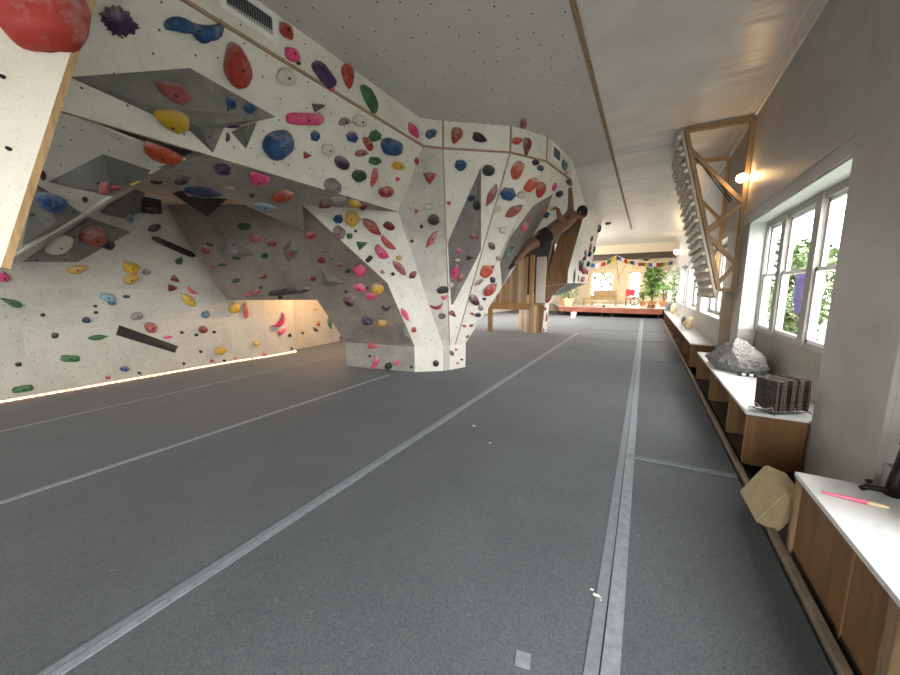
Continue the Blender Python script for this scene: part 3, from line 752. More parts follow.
H_ = [
# leaning panel
(2,76,5,4,20,'blob','black','small black foothold under the huge red hold on the leaning panel','holds on the leaning panel'),
(8,148,6,4,20,'blob','black','lower small black foothold on the leaning panel','holds on the leaning panel'),
# main face

(239,63,45,34,82,'egg','red','big chalky red pear-shaped hold above the largest grey volume',GA),
(287,77,20,17,20,'blob','cream','cream rounded hold below the magenta hold on the band',GA),
(306,119,38,13,2,'bar','pink','long pink sausage-shaped hold on the overhanging face',GA),
(318,107,14,8,-15,'tri','charcoal','small black triangular hold just above the pink sausage hold',GA),
(280,145,31,28,-30,'blob','blue','big round blue hold below the pink sausage hold',GA),
(316,136,10,12,20,'poly','blue','small faceted blue hold right of the big round blue hold',GA),
(329,150,14,11,10,'blob','cream','cream hold right of the small red triangle hold',GA),
(307,155,8,8,0,'tri','red','small red triangle hold below the big round blue hold',GA),
(343,163,15,12,60,'ball','purple','purple-black round hold on the overhanging face',GA),
(334,186,15,15,0,'ball','grey','grey ball hold resting on the lip of the overhang',GA),
(345,122,13,8,-15,'kidney','mauve','small brownish pink bean-shaped hold beside the cream disc hold',GA),
(361,121,14,13,0,'blob','cream','cream disc hold beside the brownish pink bean hold',GA),
(353,137,12,12,10,'poly','blue','angular blue hold between the cream disc and the green hold',GA),
(376,136,14,12,-20,'poly','green','upper green hold, left of the round blue pumpkin-like hold',GA),
(368.5,144,16,9,60,'kidney','red','upright red bean hold touching the upper green hold',GA),
(362,153.5,13,8,-15,'kidney','rose','dusty red bean hold below the upright red bean hold',GA),
(393,147,22,17,10,'blob','blue','round blue pumpkin-like hold near the band batten',GA),
(375.5,161,13,8,5,'blob','green','middle green oval hold below the red bean holds',GA),
(399,166,14,10,10,'poly','yellow','yellow angular hold above the red oval hold',GA),
(360,176,14,12,-30,'blob','darkgreen','dark grey-green rounded hold left of the long red hold',GA),
(374.5,177,20,7,100,'kidney','coral','long upright red hold between green and yellow holds',GA),
(398,179,5,5,0,'tri','pink','tiny pink triangle foothold below the yellow angular hold',GA),
(387,192,14,11,-15,'blob','red','dark red oval hold near the right end of the lip',GA),
(417,161,5,8,0,'leaf','red','small red hold on the edge of the grey facet, below the batten',GA),
(173,90,40,26,22,'egg','rose','dull red hold on the largest grey volume','holds on the volumes'),
(172,121,37,20,20,'egg','yellow','yellow hold under the edge of the largest grey volume','holds on the volumes'),
(231,103,15,13,60,'poly','blue','left one of two blue holds on the point of the largest grey volume','holds on the volumes'),
(249,108,13,13,10,'poly','blue','right one of two blue holds on the point of the largest grey volume','holds on the volumes'),
(234,126,14,6,-5,'kidney','purple','purple hold tucked under the point of the largest grey volume','holds on the volumes'),
(228,137,10,5,95,'kidney','charcoal','dark drip-shaped hold below the purple hold under the largest grey volume','holds on the volumes'),
# band
(287,30,22,12,52,'leaf','red','red leaf-shaped hold right of the long vent grille',GB),
(291,38,5,3,50,'blob','coral','tiny coral foothold at the lower tip of the red leaf hold',GB),
(293,54,22,12,45,'leaf','pink','magenta hold on the band below the red leaf hold',GB),
(299,63,5,4,20,'poly','black','tiny black foothold at the tip of the magenta hold',GB),
(325,74,34,12,54,'bar','purple','long dark purple hold slanting across the band',GB),
(332,89,6,5,0,'blob','pink','tiny bright pink foothold at the end of the long purple hold',GB),
(349,75,28,15,-95,'drop','red','red balloon-shaped hold hanging over the edge of the ceiling',GB),
(370,98,32,12,66,'kidney','green','long green hold on the band below the red balloon-shaped hold',GB),
(414,130,19,8,62,'leaf','pink','pink leaf hold at the bend of the band',GB),
(431,133,13,11,-25,'poly','blue','blue angular hold on the short piece of band above the grey facet',GB),
(456.5,134,18,14,-70,'egg','red','dark pinkish red round hold on the band above the spike volume',GB),
(480,137,17,11,205,'egg','black','shiny black drop-shaped hold on the band above the spike volume',GB),
(517.5,140.5,11,8,-15,'leaf','coral','small dull red hold on the band left of the dark red drop hold',GB),
(527.5,145.5,18,11,-85,'drop','darkred','dark red drop-shaped hold on the band near the small vent grille',GB),
(523.5,124,10,7,-80,'bar','rose','dusty red hold bolted to the ceiling above the band',GB),
(565,165,12,7,75,'leaf','teal','teal leaf hold on the band below the small vent grille',GB),
(567,172,5,4,0,'tri','coral','tiny coral foothold beside the teal leaf hold on the band',GB),
# cave mouth
(223,169,17,14,0,'ring','purple','dark purple doughnut-shaped hold under the lip',GC),
(259,180,24,11,18,'half','pink','hot pink half-moon hold under the lip',GC),
(283,197,26,12,-15,'leaf','orange','rough orange-red hold at the lower edge under the lip',GC),
(252,195,6,5,0,'blob','charcoal','small black hold between the pink half-moon and the lower edge',GC),
(265,207,28,6,10,'leaf','paleblue','pale blue hold at the shaded edge below the orange-red hold',GC),
(230,190,10,6,10,'blob','mauve','small beige hold below the purple doughnut hold',GC),
(183,180,18,10,-20,'ring','charcoal','dark curled hold in the cave left of the purple doughnut hold',GC),
(156,182,14,9,-10,'leaf','plum','plum coloured leaf hold in the cave beside the dark curled hold',GC),
(202,193,38,11,8,'leaf','navy','long navy hold on the dark triangular volume deep in the cave',GC),
(162,155,46,13,22,'half','orange','big orange-red wing-shaped hold on the hanging panel',GC),
(53,204,33,17,12,'blob','blue','big blue oval hold on the grey volume by the plywood edge',GC),
(60,246,33,17,-20,'leaf','cream','big cream hold on the grey volume below the pale arete',GC),
(95,236,26,19,5,'jug','rose','big dusty red hold below the pale arete',GC),
(107,244,18,11,20,'ring','charcoal','black loop-shaped hold behind the big dusty red hold',GC),
(104,189,11,11,0,'bar','red','red block hold on the lower edge of the diamond volume',GC),
(116,188,12,5,0,'bar','rose','dull pink rod hold right of the red block hold',GC),
(136,183,16,5,8,'leaf','gold','pale yellow hold at the right tip of the diamond volume',GC),
(85,200,7,6,0,'poly','black','black hold between the diamond volume and the pale arete',GC),
(110.5,212,8,7,0,'ball','grey','small grey ball hold right of the pale arete',GC),
(130,218,12,9,60,'poly','paleblue','blue-grey hold right of the small grey ball hold',GC),
(43,176,9,7,70,'blob','plum','plum hold half hidden behind the bare plywood edge',GC),
(152,211,13,6,0,'blob','charcoal','charcoal hold on the small dark square volume',GC),
(32,215,4,3,0,'blob','black','tiny black foothold left of the big blue oval hold',GC),
# pale panel left of the column
(324,205,13,8,15,'tri','darkred','dark red triangular hold just under the lip',GD),
(340,202,19,11,15,'poly','grey','grey pyramid-like hold under the grey ball on the lip',GD),
(355,204,14,8,15,'poly','yellow','flat yellow hold under the lip',GD),
(363,208,9,6,-25,'tri','darkred','small dark red hold right of the flat yellow hold',GD),
(338,219,12,10,5,'poly','blue','blue squarish hold left of the yellow face-like hold',GD),
(352,218.5,16,15,-60,'blob','yellow','round yellow hold like a smiling face',GD),
(339,232,14,12,40,'jug','mauve','grey-mauve hold on the edge below the blue squarish hold',GD),
(349.5,236,6,6,0,'blob','green','small round green hold below the round yellow hold',GD),
(355.5,231,3,3,0,'ball','black','tiny black foothold right of the small round green hold',GD),
(371.5,226.5,25,11,42,'leaf','red','big two-tone red and chalk-white leaf hold',GD),
(389,226,12,8,32,'blob','darkred','dark red oval hold right of the two-tone leaf hold',GD),
(387.5,243,19,7,45,'half','coral','pale coral half-moon hold below the two-tone leaf hold',GD),
(381,252,17,10,45,'half','pink','hot pink triangular hold on the pale panel',GD),
(361,245,12,9,-20,'tri','green','green three-cornered hold on the pale panel',GD),
(369,259,8,5,-45,'bar','black','black hold below the green three-cornered hold',GD),
(399,258,6,5,0,'blob','gold','small yellow hold near the grey facet',GD),
(382.5,272,5,4,20,'tri','coral','tiny coral triangle foothold near the brown overhang edge',GD),
(393,274,4,4,0,'ball','black','tiny black foothold right of the tiny coral triangle',GD),
(399.5,268,22,7,48,'leaf','rose','dusty rose spindle hold below the small yellow hold',GD),
(413,275,10,7,-40,'leaf','darkred','dark red hold right of the dusty rose spindle hold',GD),
(405,314.5,15,6,62,'leaf','pink','slim pink hold low on the pale panel beside its edge',GD),
(414,330,6,6,0,'star','red','small red ragged hold above the column foot',GD),
(436,363.5,6.5,6.5,0,'ball','black','round black foothold on the white front of the column foot',GD),
# brown overhang
(310.5,235,11,9,-10,'ring','red','red round hold with a pale middle at the edge of the brown overhang',GE),
(325,251,15,7,25,'moon','mauve','pale crescent hold at the upper edge of the brown overhang',GE),
(321,260.5,10,6,25,'leaf','darkred','dark red hold below the pale crescent hold',GE),
(339.5,264.5,6,4,25,'blob','darkred','small dark red foothold right of the pale crescent hold',GE),
(331.5,259,4,2,10,'blob','green','tiny green foothold between two dark red holds on the brown overhang',GE),
(359,271,13,11,50,'blob','pink','round hot pink hold, uppermost of the pink ones on the brown overhang',GE),
(348,271,6,4,-20,'blob','black','small black foothold left of the round hot pink hold',GE),
(360,288,15,8,30,'leaf','pink','hot pink leaf hold left of the yellow curled hold',GE),
(370.5,296,11,7,0,'jug','pink','pink hold below the yellow curled hold',GE),
(377,289,13,9,25,'jug','yellow','yellow curled hold beside the edge of the brown overhang',GE),
(346,291.5,4,4,0,'tri','black','tiny black foothold left of the hot pink leaf hold',GE),
(367,288,3,3,0,'tri','black','tiny black foothold between the pink leaf and yellow curled holds',GE),
(348,302,14,7,38,'leaf','plum','plum shard-like hold below the hot pink leaf hold',GE),
(353.5,299,8,4,-10,'leaf','mauve','small mauve hold touching the plum shard-like hold',GE),
(366.5,321,13,9,35,'leaf','purple','purple leaf hold low on the brown overhang',GE),
(386,308,8,8,0,'moon','charcoal','black and white crescent hold beside the edge of the brown overhang',GE),
(382,323,10,6,10,'jug','gold','yellow hold right of the purple leaf hold',GE),
(344,320,10,5,30,'moon','grey','grey crescent hold left of the purple leaf hold',GE),
(313,279,6,5,20,'blob','darkred','dark red foothold left of the low triangular volume',GE),
(371.5,346,11,7,10,'tri','coral','coral wing hold at the top of the column foot, shaded side',GE),
(374.5,363,15,7,-62,'moon','pink','pink crescent hold standing on the shaded side of the column foot',GE),
(388,366,7,7,0,'ball','black','round black hold on the shaded side of the column foot',GE),
(396.5,363,10,6,10,'tri','pink','pink wing hold right of the round black hold on the column foot',GE),
(369.5,356,2.6,2.6,0,'ball','black','tiny black foothold left of the pink crescent on the column foot',GE),
(411,367,3,3,0,'ball','black','tiny black foothold at the right edge of the shaded column foot',GE),
(236,258,9,4,10,'blob','darkgreen','green hold at the bottom of the kite-shaped volume',GE),
(234,252.5,9,4,0,'ring','grey','grey hold on the kite-shaped volume',GE),
(289.5,253,8,5,40,'leaf','rose','dull red hold on the small dark diamond volume',GE),
(243.5,226.5,14,7,10,'blob','darkgreen','dark green oval hold high on the brown overhang',GE),
(254,239,14,8,18,'leaf','rose','dusty rose oval hold left of the dark red leaf hold',GE),
(270,242.5,13,8,28,'leaf','darkred','dark red leaf hold high on the brown overhang',GE),
(264,256,7,5,0,'blob','darkgreen','small green foothold below the dusty rose oval hold',GE),
(262.5,276.5,8,5,10,'blob','darkred','dark red oval hold in the middle of the brown overhang',GE),
(235.5,280.5,8,5,-10,'poly','darkgreen','dark green angular hold above the pink pair of holds',GE),
(289,291.5,45,6,-7,'bar','charcoal','long charcoal bar hold over the cave opening',GE),
(280,297.5,5,4,0,'blob','black','small black hold under the long charcoal bar hold',GE),
(248,294.5,9,5,-25,'tri','coral','left one of a pink pair of holds above the lit wall',GE),
(257,291.5,7,5,-30,'tri','coral','right one of a pink pair of holds above the lit wall',GE),
(260.5,287.5,3,2.5,0,'ball','black','tiny black foothold above the pink pair of holds',GE),
(205,249.5,9,7,30,'jug','darkred','dark red jug left of the kite-shaped volume',GE),
(209,244.5,10,3,25,'leaf','darkgreen','thin dark green hold above the dark red jug',GE),
(213.5,267,8,4,20,'moon','rose','thin dusty rose hold left of the long thin dark green hold',GE),
(222,265,11,3,-5,'leaf','darkgreen','long thin dark green hold below the kite-shaped volume',GE),
(269,262,2,2,0,'ball','black','pinpoint black foothold below the small green foothold',GE) if False else None,
# back wall, high part
(174,247,48,6,24,'bar','black','long black bar hold slanting across the upper back wall',GF),
(155,228,15,7,-15,'leaf','charcoal','charcoal leaf hold above the long black bar hold',GF),
(179.5,261,8,6,-30,'half','darkgreen','dark green half-round hold below the long black bar hold',GF),
(175,279,10,7,35,'tri','darkred','upper one of two dark red wing holds on the back wall',GF),
(172,288,11,7,0,'tri','darkred','lower one of two dark red wing holds on the back wall',GF),
(192,290.5,14,6,38,'moon','coral','pink crescent hold above the slim yellow hold',GF),
(189,300,20,9,38,'leaf','yellow','slim yellow hold below the pink crescent on the back wall',GF),
(77,269.5,22,9,-12,'leaf','gold','yellow leaf hold below the big cream hold',GF),
(131,267,19,11,20,'half','yellow','upper one of two yellow fan holds on the back wall',GF),
(131,279,17,9,-25,'half','gold','lower one of two yellow fan holds on the back wall',GF),
(147,272,8,6,0,'blob','grey','grey round hold right of the yellow fan holds',GF),
(108,297,17,8,10,'jug','paleblue','pale blue hold with a chalky top on the back wall',GF),
(112,302.5,9,6,10,'blob','teal','dark teal hold tucked under the pale blue hold',GF),
(126.5,296.5,7,3.5,0,'blob','black','flat black foothold right of the pale blue hold',GF),
(95.5,306,4,3,0,'blob','black','upper one of two tiny black footholds left of the dark teal hold',GF),
(96,312.5,4.5,3.5,0,'blob','black','lower one of two tiny black footholds left of the dark teal hold',GF),
(86.5,320.5,9,7,0,'kidney','navy','small navy hold above the green oval hold',GF),
(137,316,12,8,-15,'jug','mauve','mauve lumpy hold above the black bar volume',GF),
(151,327,12,11,0,'jug','rose','chalky pink round hold above the black bar volume',GF),
(11,302,24,10,22,'drop','green','green drop-shaped hold at the left end of the back wall',GF),
(43,315,5.6,3.6,0,'blob','black','black foothold right of the green drop-shaped hold',GF),
(55,335.5,7.5,6,0,'blob','black','round black foothold below the panel joint on the back wall',GF),
(97.5,337.5,20,6,-5,'leaf','green','green oval hold left of the black bar volume',GF),
(70.5,358.5,20,7,2,'bar','green','green half-round hold in the lower middle of the back wall',GF),
(18.5,364.5,7,4.5,-10,'blob','black','oval black foothold above the green brick-like hold',GF),
(23,389,22,7,-10,'bar','green','green brick-like hold just above the led strip',GF),
(125,369,12,6,5,'poly','blue','blue hold below the black bar volume',GF),
(108,377.5,5.5,4,0,'blob','red','small red foothold left of the blue hold above the led strip',GF),
(139.5,373,5,2.6,15,'blob','black','small black foothold right of the blue hold above the led strip',GF),
(206,314,9,7,-10,'jug','teal','teal hold with a pale edge below the slim yellow hold',GF),
(203.5,329.5,8.5,8,0,'ball','darkred','dark red round hold between two tiny black footholds',GF),
(182,332.5,4,3,0,'blob','black','tiny black foothold farthest left of the dark red round hold',GF),
(196.5,335,4,3,0,'blob','black','tiny black foothold just left of the dark red round hold',GF),
(214.5,332,4,3,0,'blob','black','tiny black foothold right of the dark red round hold',GF),
(167.5,337,11,3.4,0,'leaf','pink','flat pink hold above the right end of the black bar volume',GF),
(221,350.5,11,8,0,'blob','gold','yellow rounded hold low on the back wall',GF),
(201,351.5,3.4,3,0,'ball','black','tiny black foothold left of the low yellow rounded hold',GF),
(184,363.5,3.4,3,0,'ball','black','tiny black foothold below the right end of the black bar volume',GF),
(212,361,4.5,4,0,'tri','red','small red foothold below the low yellow rounded hold',GF),
(224.5,360.5,3.4,2.6,0,'ball','black','tiny black foothold just right of the small red foothold',GF),
(234.5,307.5,11,12,0,'ball','yellow','round yellow hold at the top of the warmly lit wall',GF),
(246,310,17,6,88,'egg','coral','upright coral hold at the top of the warmly lit wall',GF),
(280,321,17,10,-50,'moon','pink','large pink crescent hold on the warmly lit wall',GF),
(282,331.5,11,6,-35,'tri','pink','smaller pink hold below the large crescent on the warmly lit wall',GF),
(256.5,343.5,6,6,0,'ball','yellow','small round yellow hold low on the warmly lit wall',GF),
(235.5,358.5,3.4,3,30,'tri','coral','tiny coral foothold at the left foot of the warmly lit wall',GF),
(252,358,3,3,0,'tri','red','tiny red foothold at the middle foot of the warmly lit wall',GF),
(264.5,354.5,5.4,5,0,'tri','coral','coral foothold just above the right end of the led strip',GF),
(290,335.5,4,4,40,'tri','black','black foothold right of the pink holds on the warmly lit wall',GF),
(292,348.5,2.4,2.4,0,'ball','black','tiny black foothold at the right foot of the warmly lit wall',GF),
(303,333,2.6,2.6,0,'ball','black','tiny black foothold left of the dark hold on the farthest lit panel',GF),
(318.5,323.5,5.4,3.4,90,'blob','red','small upright red hold on the farthest lit panel',GF),
(316,329.5,5.6,3.4,50,'blob','charcoal','dark hold below the small upright red hold',GF),
(316,309,4.5,3,0,'star','gold','faint tan ragged hold at the top of the farthest lit panel',GF),
(330,323,12,4.4,80,'leaf','green','green leaf hold at the far end of the lit wall',GF),
# grey facet over the column
(430,176.5,13,14,90,'tri','red','red three-cornered hold on the grey facet',GG),
(428.5,206.5,10,7,0,'blob','cream','cream hold above the black ball on the grey facet',GG),
(416.5,211,5,5,0,'tri','coral','small pink foothold left of the cream hold on the grey facet',GG),
(434,219.5,12,11.5,0,'ball','charcoal','charcoal ball hold on the grey facet',GG),
(421.5,226.5,3.6,3.6,0,'ball','black','tiny black foothold left of the charcoal ball hold',GG),
(412,241,3.6,3.6,0,'ball','black','tiny black foothold lower left on the grey facet',GG),
(432,239,20,7,-56,'leaf','coral','long pink hold slanting on the grey facet',GG),
(443,290,12,8,-10,'ring','black','black cup-shaped hold low on the grey facet',GG),
(437,306,14,8,-10,'moon','red','red and white hold low on the grey facet',GG),
(442,316,8,6,10,'ring','charcoal','charcoal ring hold below the red and white hold',GG),
(444.5,297.5,8,5,-30,'tri','pink','small pink hold between the black cup and the red and white hold',GG),
# right of the column
(461,165,13,14,10,'star','blue','blue gear-like hold left of the tip of the spike volume',GG),
(489,170,13,12,0,'ball','charcoal','charcoal ball hold at the tip of the spike volume',GG),
(492,195,26,8,-62,'leaf','rose','long dusty red spindle hold right of the spike volume',GG),
(449,203,5.4,5,60,'tri','coral','small coral hold beside the batten above the spike volume',GG),
(471,198,8,6,-30,'blob','navy','navy hold near the top of the spike volume','holds on the spike volume'),
(477.5,205,10,7,90,'jug','black','black and grey hold on the right side of the spike volume','holds on the spike volume'),
(472.5,236,5,5.6,0,'blob','red','small red hold on the right side of the spike volume','holds on the spike volume'),
(477.5,238,3.4,3,0,'tri','red','tiny red foothold beside the small red hold on the spike volume','holds on the spike volume'),
(459,251,8,5,0,'tri','pink','pink hold on the dark left side of the spike volume','holds on the spike volume'),
(457.5,260,6,3,0,'leaf','cream','small cream hold below the pink hold on the spike volume','holds on the spike volume'),
(469.5,258,7,5,0,'tri','black','black hold low on the right side of the spike volume','holds on the spike volume'),
(455,272,16,7,-75,'leaf','pink','hot pink upright hold near the foot of the spike volume','holds on the spike volume'),
(451,285,5,5,0,'ball','cream','small pale ball hold at the foot of the spike volume','holds on the spike volume'),
(461,278,10,5,-70,'leaf','rose','dusty rose hold right of the hot pink upright hold','holds on the spike volume'),
(452.5,313.5,9,6,45,'tri','darkred','dark red hold between the battens above the column foot',GG),
(517.5,170,21,11.5,-65,'ring','orange','uppermost orange-red dished hold right of the spike volume',GG),
(531,185,17,10.5,-45,'ring','orange','second orange-red dished hold, right of the uppermost one',GG),
(541.5,189.5,17.5,10.5,-70,'egg','red','red oval hold touching the second orange-red dished hold',GG),
(509,194,15,16,10,'poly','blue','big faceted blue hold below the uppermost orange-red hold',GG),
(522.5,195,9,8,0,'blob','cream','cream hold right of the big faceted blue hold',GG),
(536,162.5,7,6,-30,'blob','navy','upper navy hold of two below the band',GG),
(541,168,7,7,10,'poly','blue','lower blue hold of two below the band',GG),
(514.5,211,22,9,-38,'leaf','rose','dusty red leaf hold below the big faceted blue hold',GG),
(497.5,209,8,7,0,'blob','cream','cream hold left of the dusty red leaf hold',GG),
(503.5,230,8,7,0,'blob','cream','cream hold below the dusty red leaf hold',GG),
(492,246,9,7,50,'leaf','brown','brown shell-like hold left of the blade volume',GG),
(498.5,258.5,6,5,50,'leaf','mauve','small mauve hold between the brown shell-like hold and the ring hold',GG),
(486.5,271.5,14,12,-60,'ring','orange','orange ring-shaped hold low beside the blade volume',GG),
(493,267,4,3.4,-40,'blob','red','tiny red foothold at the rim of the orange ring hold',GG),
(493,280,5.6,6,0,'blob','navy','navy hold right below the orange ring hold',GG),
(491,290,18,8,-45,'leaf','red','red leaf hold below the navy hold, at the right edge',GG),
(479,282.5,12,4,-35,'leaf','mauve','pale mauve strip hold left of the red leaf hold',GG),
(475,300,12,8,60,'jug','plum','plum lumpy hold right of the lower batten',GG),
(484.5,299,4,3,0,'blob','navy','tiny navy foothold below the red leaf hold',GG),
(481,308,6,6,0,'poly','grey','grey pyramid hold at the right edge above the column foot',GG),
(478.5,315,6,4,-15,'blob','navy','small navy hold below the grey pyramid hold',GG),
(472,313.5,3.4,3,0,'blob','red','tiny red foothold left of the small navy hold',GG),
(464.5,326,4,3,0,'blob','red','tiny red foothold above the left part of the white foot',GG),
(471.5,325.5,5,3.4,-30,'leaf','darkred','dark red foothold right of the tiny red one above the foot',GG),
(467.5,336.5,5,3,-30,'leaf','darkred','lowest dark red foothold above the white column foot',GG),
(452,353,7,4,60,'leaf','brown','dark brown leaf-shaped hold on the right of the column foot',GG),
(456.5,349.5,3,3,0,'tri','coral','tiny coral foothold right of the brown leaf on the column foot',GG),
(458,363,3,3,0,'tri','pink','tiny pink foothold low on the right of the column foot',GG),
(462,359.5,2.4,2.4,0,'ball','black','pinpoint black foothold on the right of the column foot',GG),
(555,155.5,9,5,-75,'leaf','pink','pink leaf hold left of the raised hand of the climber',GG) if False else (555,187,9,5,-75,'leaf','pink','pink leaf hold left of the raised arm of the climber',GG),
(560,194,8,6,-35,'blob','navy','navy oval hold left of the raised arm of the climber',GG),
(544,210,5,4,-40,'blob','coral','coral foothold on the upper edge of the blade volume',GG),
(547,215,7,5,-45,'blob','navy','navy hold below the coral foothold, by the bent arm of the climber',GG),
(529,219,5,4,-30,'blob','rose','dusty rose foothold on the blade volume','holds on the blade volume'),
(525,227,10,6,-65,'ring','coral','coral ring hold on the blade volume','holds on the blade volume'),
(508,256,5.4,5,0,'poly','teal','teal hold low on the blade volume','holds on the blade volume'),
(512.5,247.5,2.6,2.6,0,'ball','black','pinpoint black foothold on the blade volume','holds on the blade volume'),
]
for r in H_:
    if r: hold(*r)
jg = [(99.6,13.3),(106.7,6.2),(113.8,4.4),(120.9,5.3),(130.7,11.6),(132.4,16.9),(140.4,24.9),(141.3,28.1),(136,34.7),(127.1,37.7),(120,37),(113.8,35.6),(108.4,30.2),(105.8,25.8),(101.7,21.3)]
jp = []
for i, (x, y) in enumerate(jg):
    x2, y2 = jg[(i+1) % len(jg)]; jp += [(x, y), ((x+x2)/2*.84+120*.16, (y+y2)/2*.84+21*.16)]
hold(120, 21, 34, 33, 0, 'star', 'purple', 'dark purple jagged leaf-like hold beside the bare plywood edge', GA, prot=.3, pts=jp)
hold(195, 29, 60, 26, 0, 'wave', 'blue', 'wide wavy blue hold left of the big red pear-shaped hold', GA, prot=.45,
     pts=[(166,25),(168,20),(174,17),(181,16.5),(188,19),(194,22),(199,24),(206,25),(213,25),(220,24),(224,24.5),(224,30),(222,36),(217,40),(211,41),(208,43),(203,43),(199,40),(196,36),(193,33),(188,33),(182,32.5),(180,30.5),(174,30.5),(168,29.5)])
# pink hold at the foot of the leaning panel
hold(3.5, 276, 9, 16, 0, 'drop', 'pink', 'pink hold at the foot of the bare plywood edge', 'holds on the leaning panel') if False else None
hold(4, 276, 10, 17, 80, 'drop', 'pink', 'pink hold just below the bare plywood edge at the left border', GF)
# ------------------------------------------------------------------ far climbing wall (seen from its open side)
YB = 11.8
prof = [V((-1.80,YB,H)), V((-1.92,YB,3.80)), V((-2.30,YB,2.15)), V((-2.31,YB,1.73)), V((-2.86,YB,1.30)), V((-3.02,YB,1.0)), V((-3.08,YB,-.01))]
fw_ = thing('far_climbing_wall', 'farther white climbing wall with open brown plywood side, hung over the mats', 'climbing wall', (-3.3, 12.4, 0))
def back_of(p, k): return V((p.x-.25-k*.2, YB+2.9, p.z if p.z > .1 else -.01))
bk = [V(q) for q in ((-1.62,14.2,H), (-1.70,14.0,3.6), (-1.93,14.0,2.3), (-2.04,14.0,1.75), (-2.95,13.4,1.3), (-3.05,12.5,1.0), (-3.09,12.5,-.01))]
for i in range(len(prof)-1):
    q = (prof[i], prof[i+1], bk[i+1], bk[i])
    o = facet('panel', (q[0],q[1],q[2]), 'wall' if i != 3 else 'volume', parent=fw_, away=V((3,9,1.4)))
    o = facet('panel', (q[0],q[2],q[3]), 'wall' if i != 3 else 'volume', parent=fw_, away=V((3,9,1.4)))
# side gusset: brown plywood cut to the profile
inner = [V((-2.35,YB,H)), V((-2.5,YB,3.7)), V((-2.95,YB,2.15)), V((-3.2,YB,1.62)), V((-3.48,YB,1.2)), V((-3.55,YB,1.0)), V((-3.55,YB,-.01))]
bm = bmesh.new()
for i in range(len(prof)-1):
    a = [bm.verts.new(p + V((-.004,0,0))) for p in (prof[i], prof[i+1])] + [bm.verts.new(p) for p in (inner[i+1], inner[i])]
    f = bm.faces.new(a)
bmesh.ops.remove_doubles(bm, verts=bm.verts, dist=.0005)
ext = bmesh.ops.extrude_face_region(bm, geom=list(bm.faces))
for v in [q for q in ext['geom'] if isinstance(q, bmesh.types.BMVert)]: v.co.y += .03
obj('side_gusset', bm, M['plybrown'], fw_)
for i, (a, b_) in enumerate(((inner[2], prof[0]), (inner[3], inner[1]))):
    bm = bmesh.new(); beam(bm, a+V((-.15,.9,0)), b_+V((-.5,.9,-.05)), .09, .04); obj('rib', bm, M['plybrown'], fw_)
bm = bmesh.new(); beam(bm, inner[3]+V((.02,-.02,0)), prof[3]+V((-.05,-.02,-.02)), .05, .03); obj('gusset_stiffener', bm, M['stud'], fw_)
bm = bmesh.new(); box(bm, (-5.4, YB+2.2, 1.3), (-3.3, YB+2.25, H)); obj('shade_back_board', bm, M['volumedark'], fw_)  # near-black board: darkness of the hollow painted as its colour
bm = bmesh.new(); box(bm, (-5.2, 9.6, 3.3), (-2.4, YB+2.2, 3.34)); obj('shade_top_board', bm, M['volumedark'], fw_)  # near-black too, for the shade at the top of the hollow

# stud wall between the two climbing walls, with a low opening
SY = 11.45
sw = thing('stud_wall', 'bare timber stud wall with a low opening, between the two climbing walls', 'stud wall', (-4.2, SY, 0))
def sx(px, py): return on_y(px, py, SY).x
def sbeam(nm, a, b_, w, d, mm='stud'):
    bm = bmesh.new(); beam(bm, a, b_, w, d, up=V((0,1,0))); obj(nm, bm, M[mm], sw)
xl, xr = sx(489,306), sx(531,306)
bm = B((xl-.05, SY-.05, .82), (xr, SY+.05, 1.06)); obj('header', bm, M['pine'], sw)
bm = B((sx(488.5,330), SY-.06, -.01), (sx(492,330), SY+.06, .84)); obj('post', bm, M['pine'], sw)
for i, px in enumerate((498, 503.5, 508, 517, 525.5)):
    x = sx(px, 285); bm = B((x-.045, SY-.03, 1.06), (x+.045, SY+.06, 2.62)); obj('stud', bm, M['stud'], sw)
bm = B((sx(530,285), SY-.05, 1.0), (sx(533.5,285), SY+.08, 2.66)); obj('post', bm, M['pine'], sw)
bm = B((sx(534,270), SY+.3, 1.05), (sx(542,270)+.05, SY+.36, 2.62)); obj('white_board', bm, M['white'], sw)
# drywall behind the studs
struct('wall_middle', B((-6.5, SY+.30, .98), (-3.75, SY+.36, 2.6)), M['white'])
# boarded timber pillar under the far wall
tp = thing('timber_pillar', 'short pillar of upright boards standing under the far climbing wall', 'pillar', (-3.6, 12.1, 0))
pa, pb, pc = V((-4.15,12.45,0)), V((-3.42,11.38,0)), V((-3.10,12.0,0))
def boards(a, b_, n, mats, nrm):
    for i in range(n):
        p, q = a+(b_-a)*(i/n), a+(b_-a)*((i+.93)/n)
        bm = bmesh.new(); d = nrm*.03
        vs = [bm.verts.new(v) for v in (p, q, q+d, p+d)]; f = bm.faces.new(vs)
        ext = bmesh.ops.extrude_face_region(bm, geom=[f])
        for v in [g for g in ext['geom'] if isinstance(g, bmesh.types.BMVert)]: v.co.z = .98
        obj('board', bm, M[mats[i % len(mats)]], tp)
boards(pa, pb, 4, ('stud','pinedull','stud','plybrown'), V((-.8,-.5,0)).normalized()*-1)
boards(pb, pc, 4, ('pinedull','stud','pinedull','plybrown'), V((-.8,.4,0)).normalized())
bm = bmesh.new(); beam(bm, V((-4.5,11.6,1.0)), V((-3.05,11.75,1.0)), .2, .05); obj('cap_board', bm, M['pine'], tp)

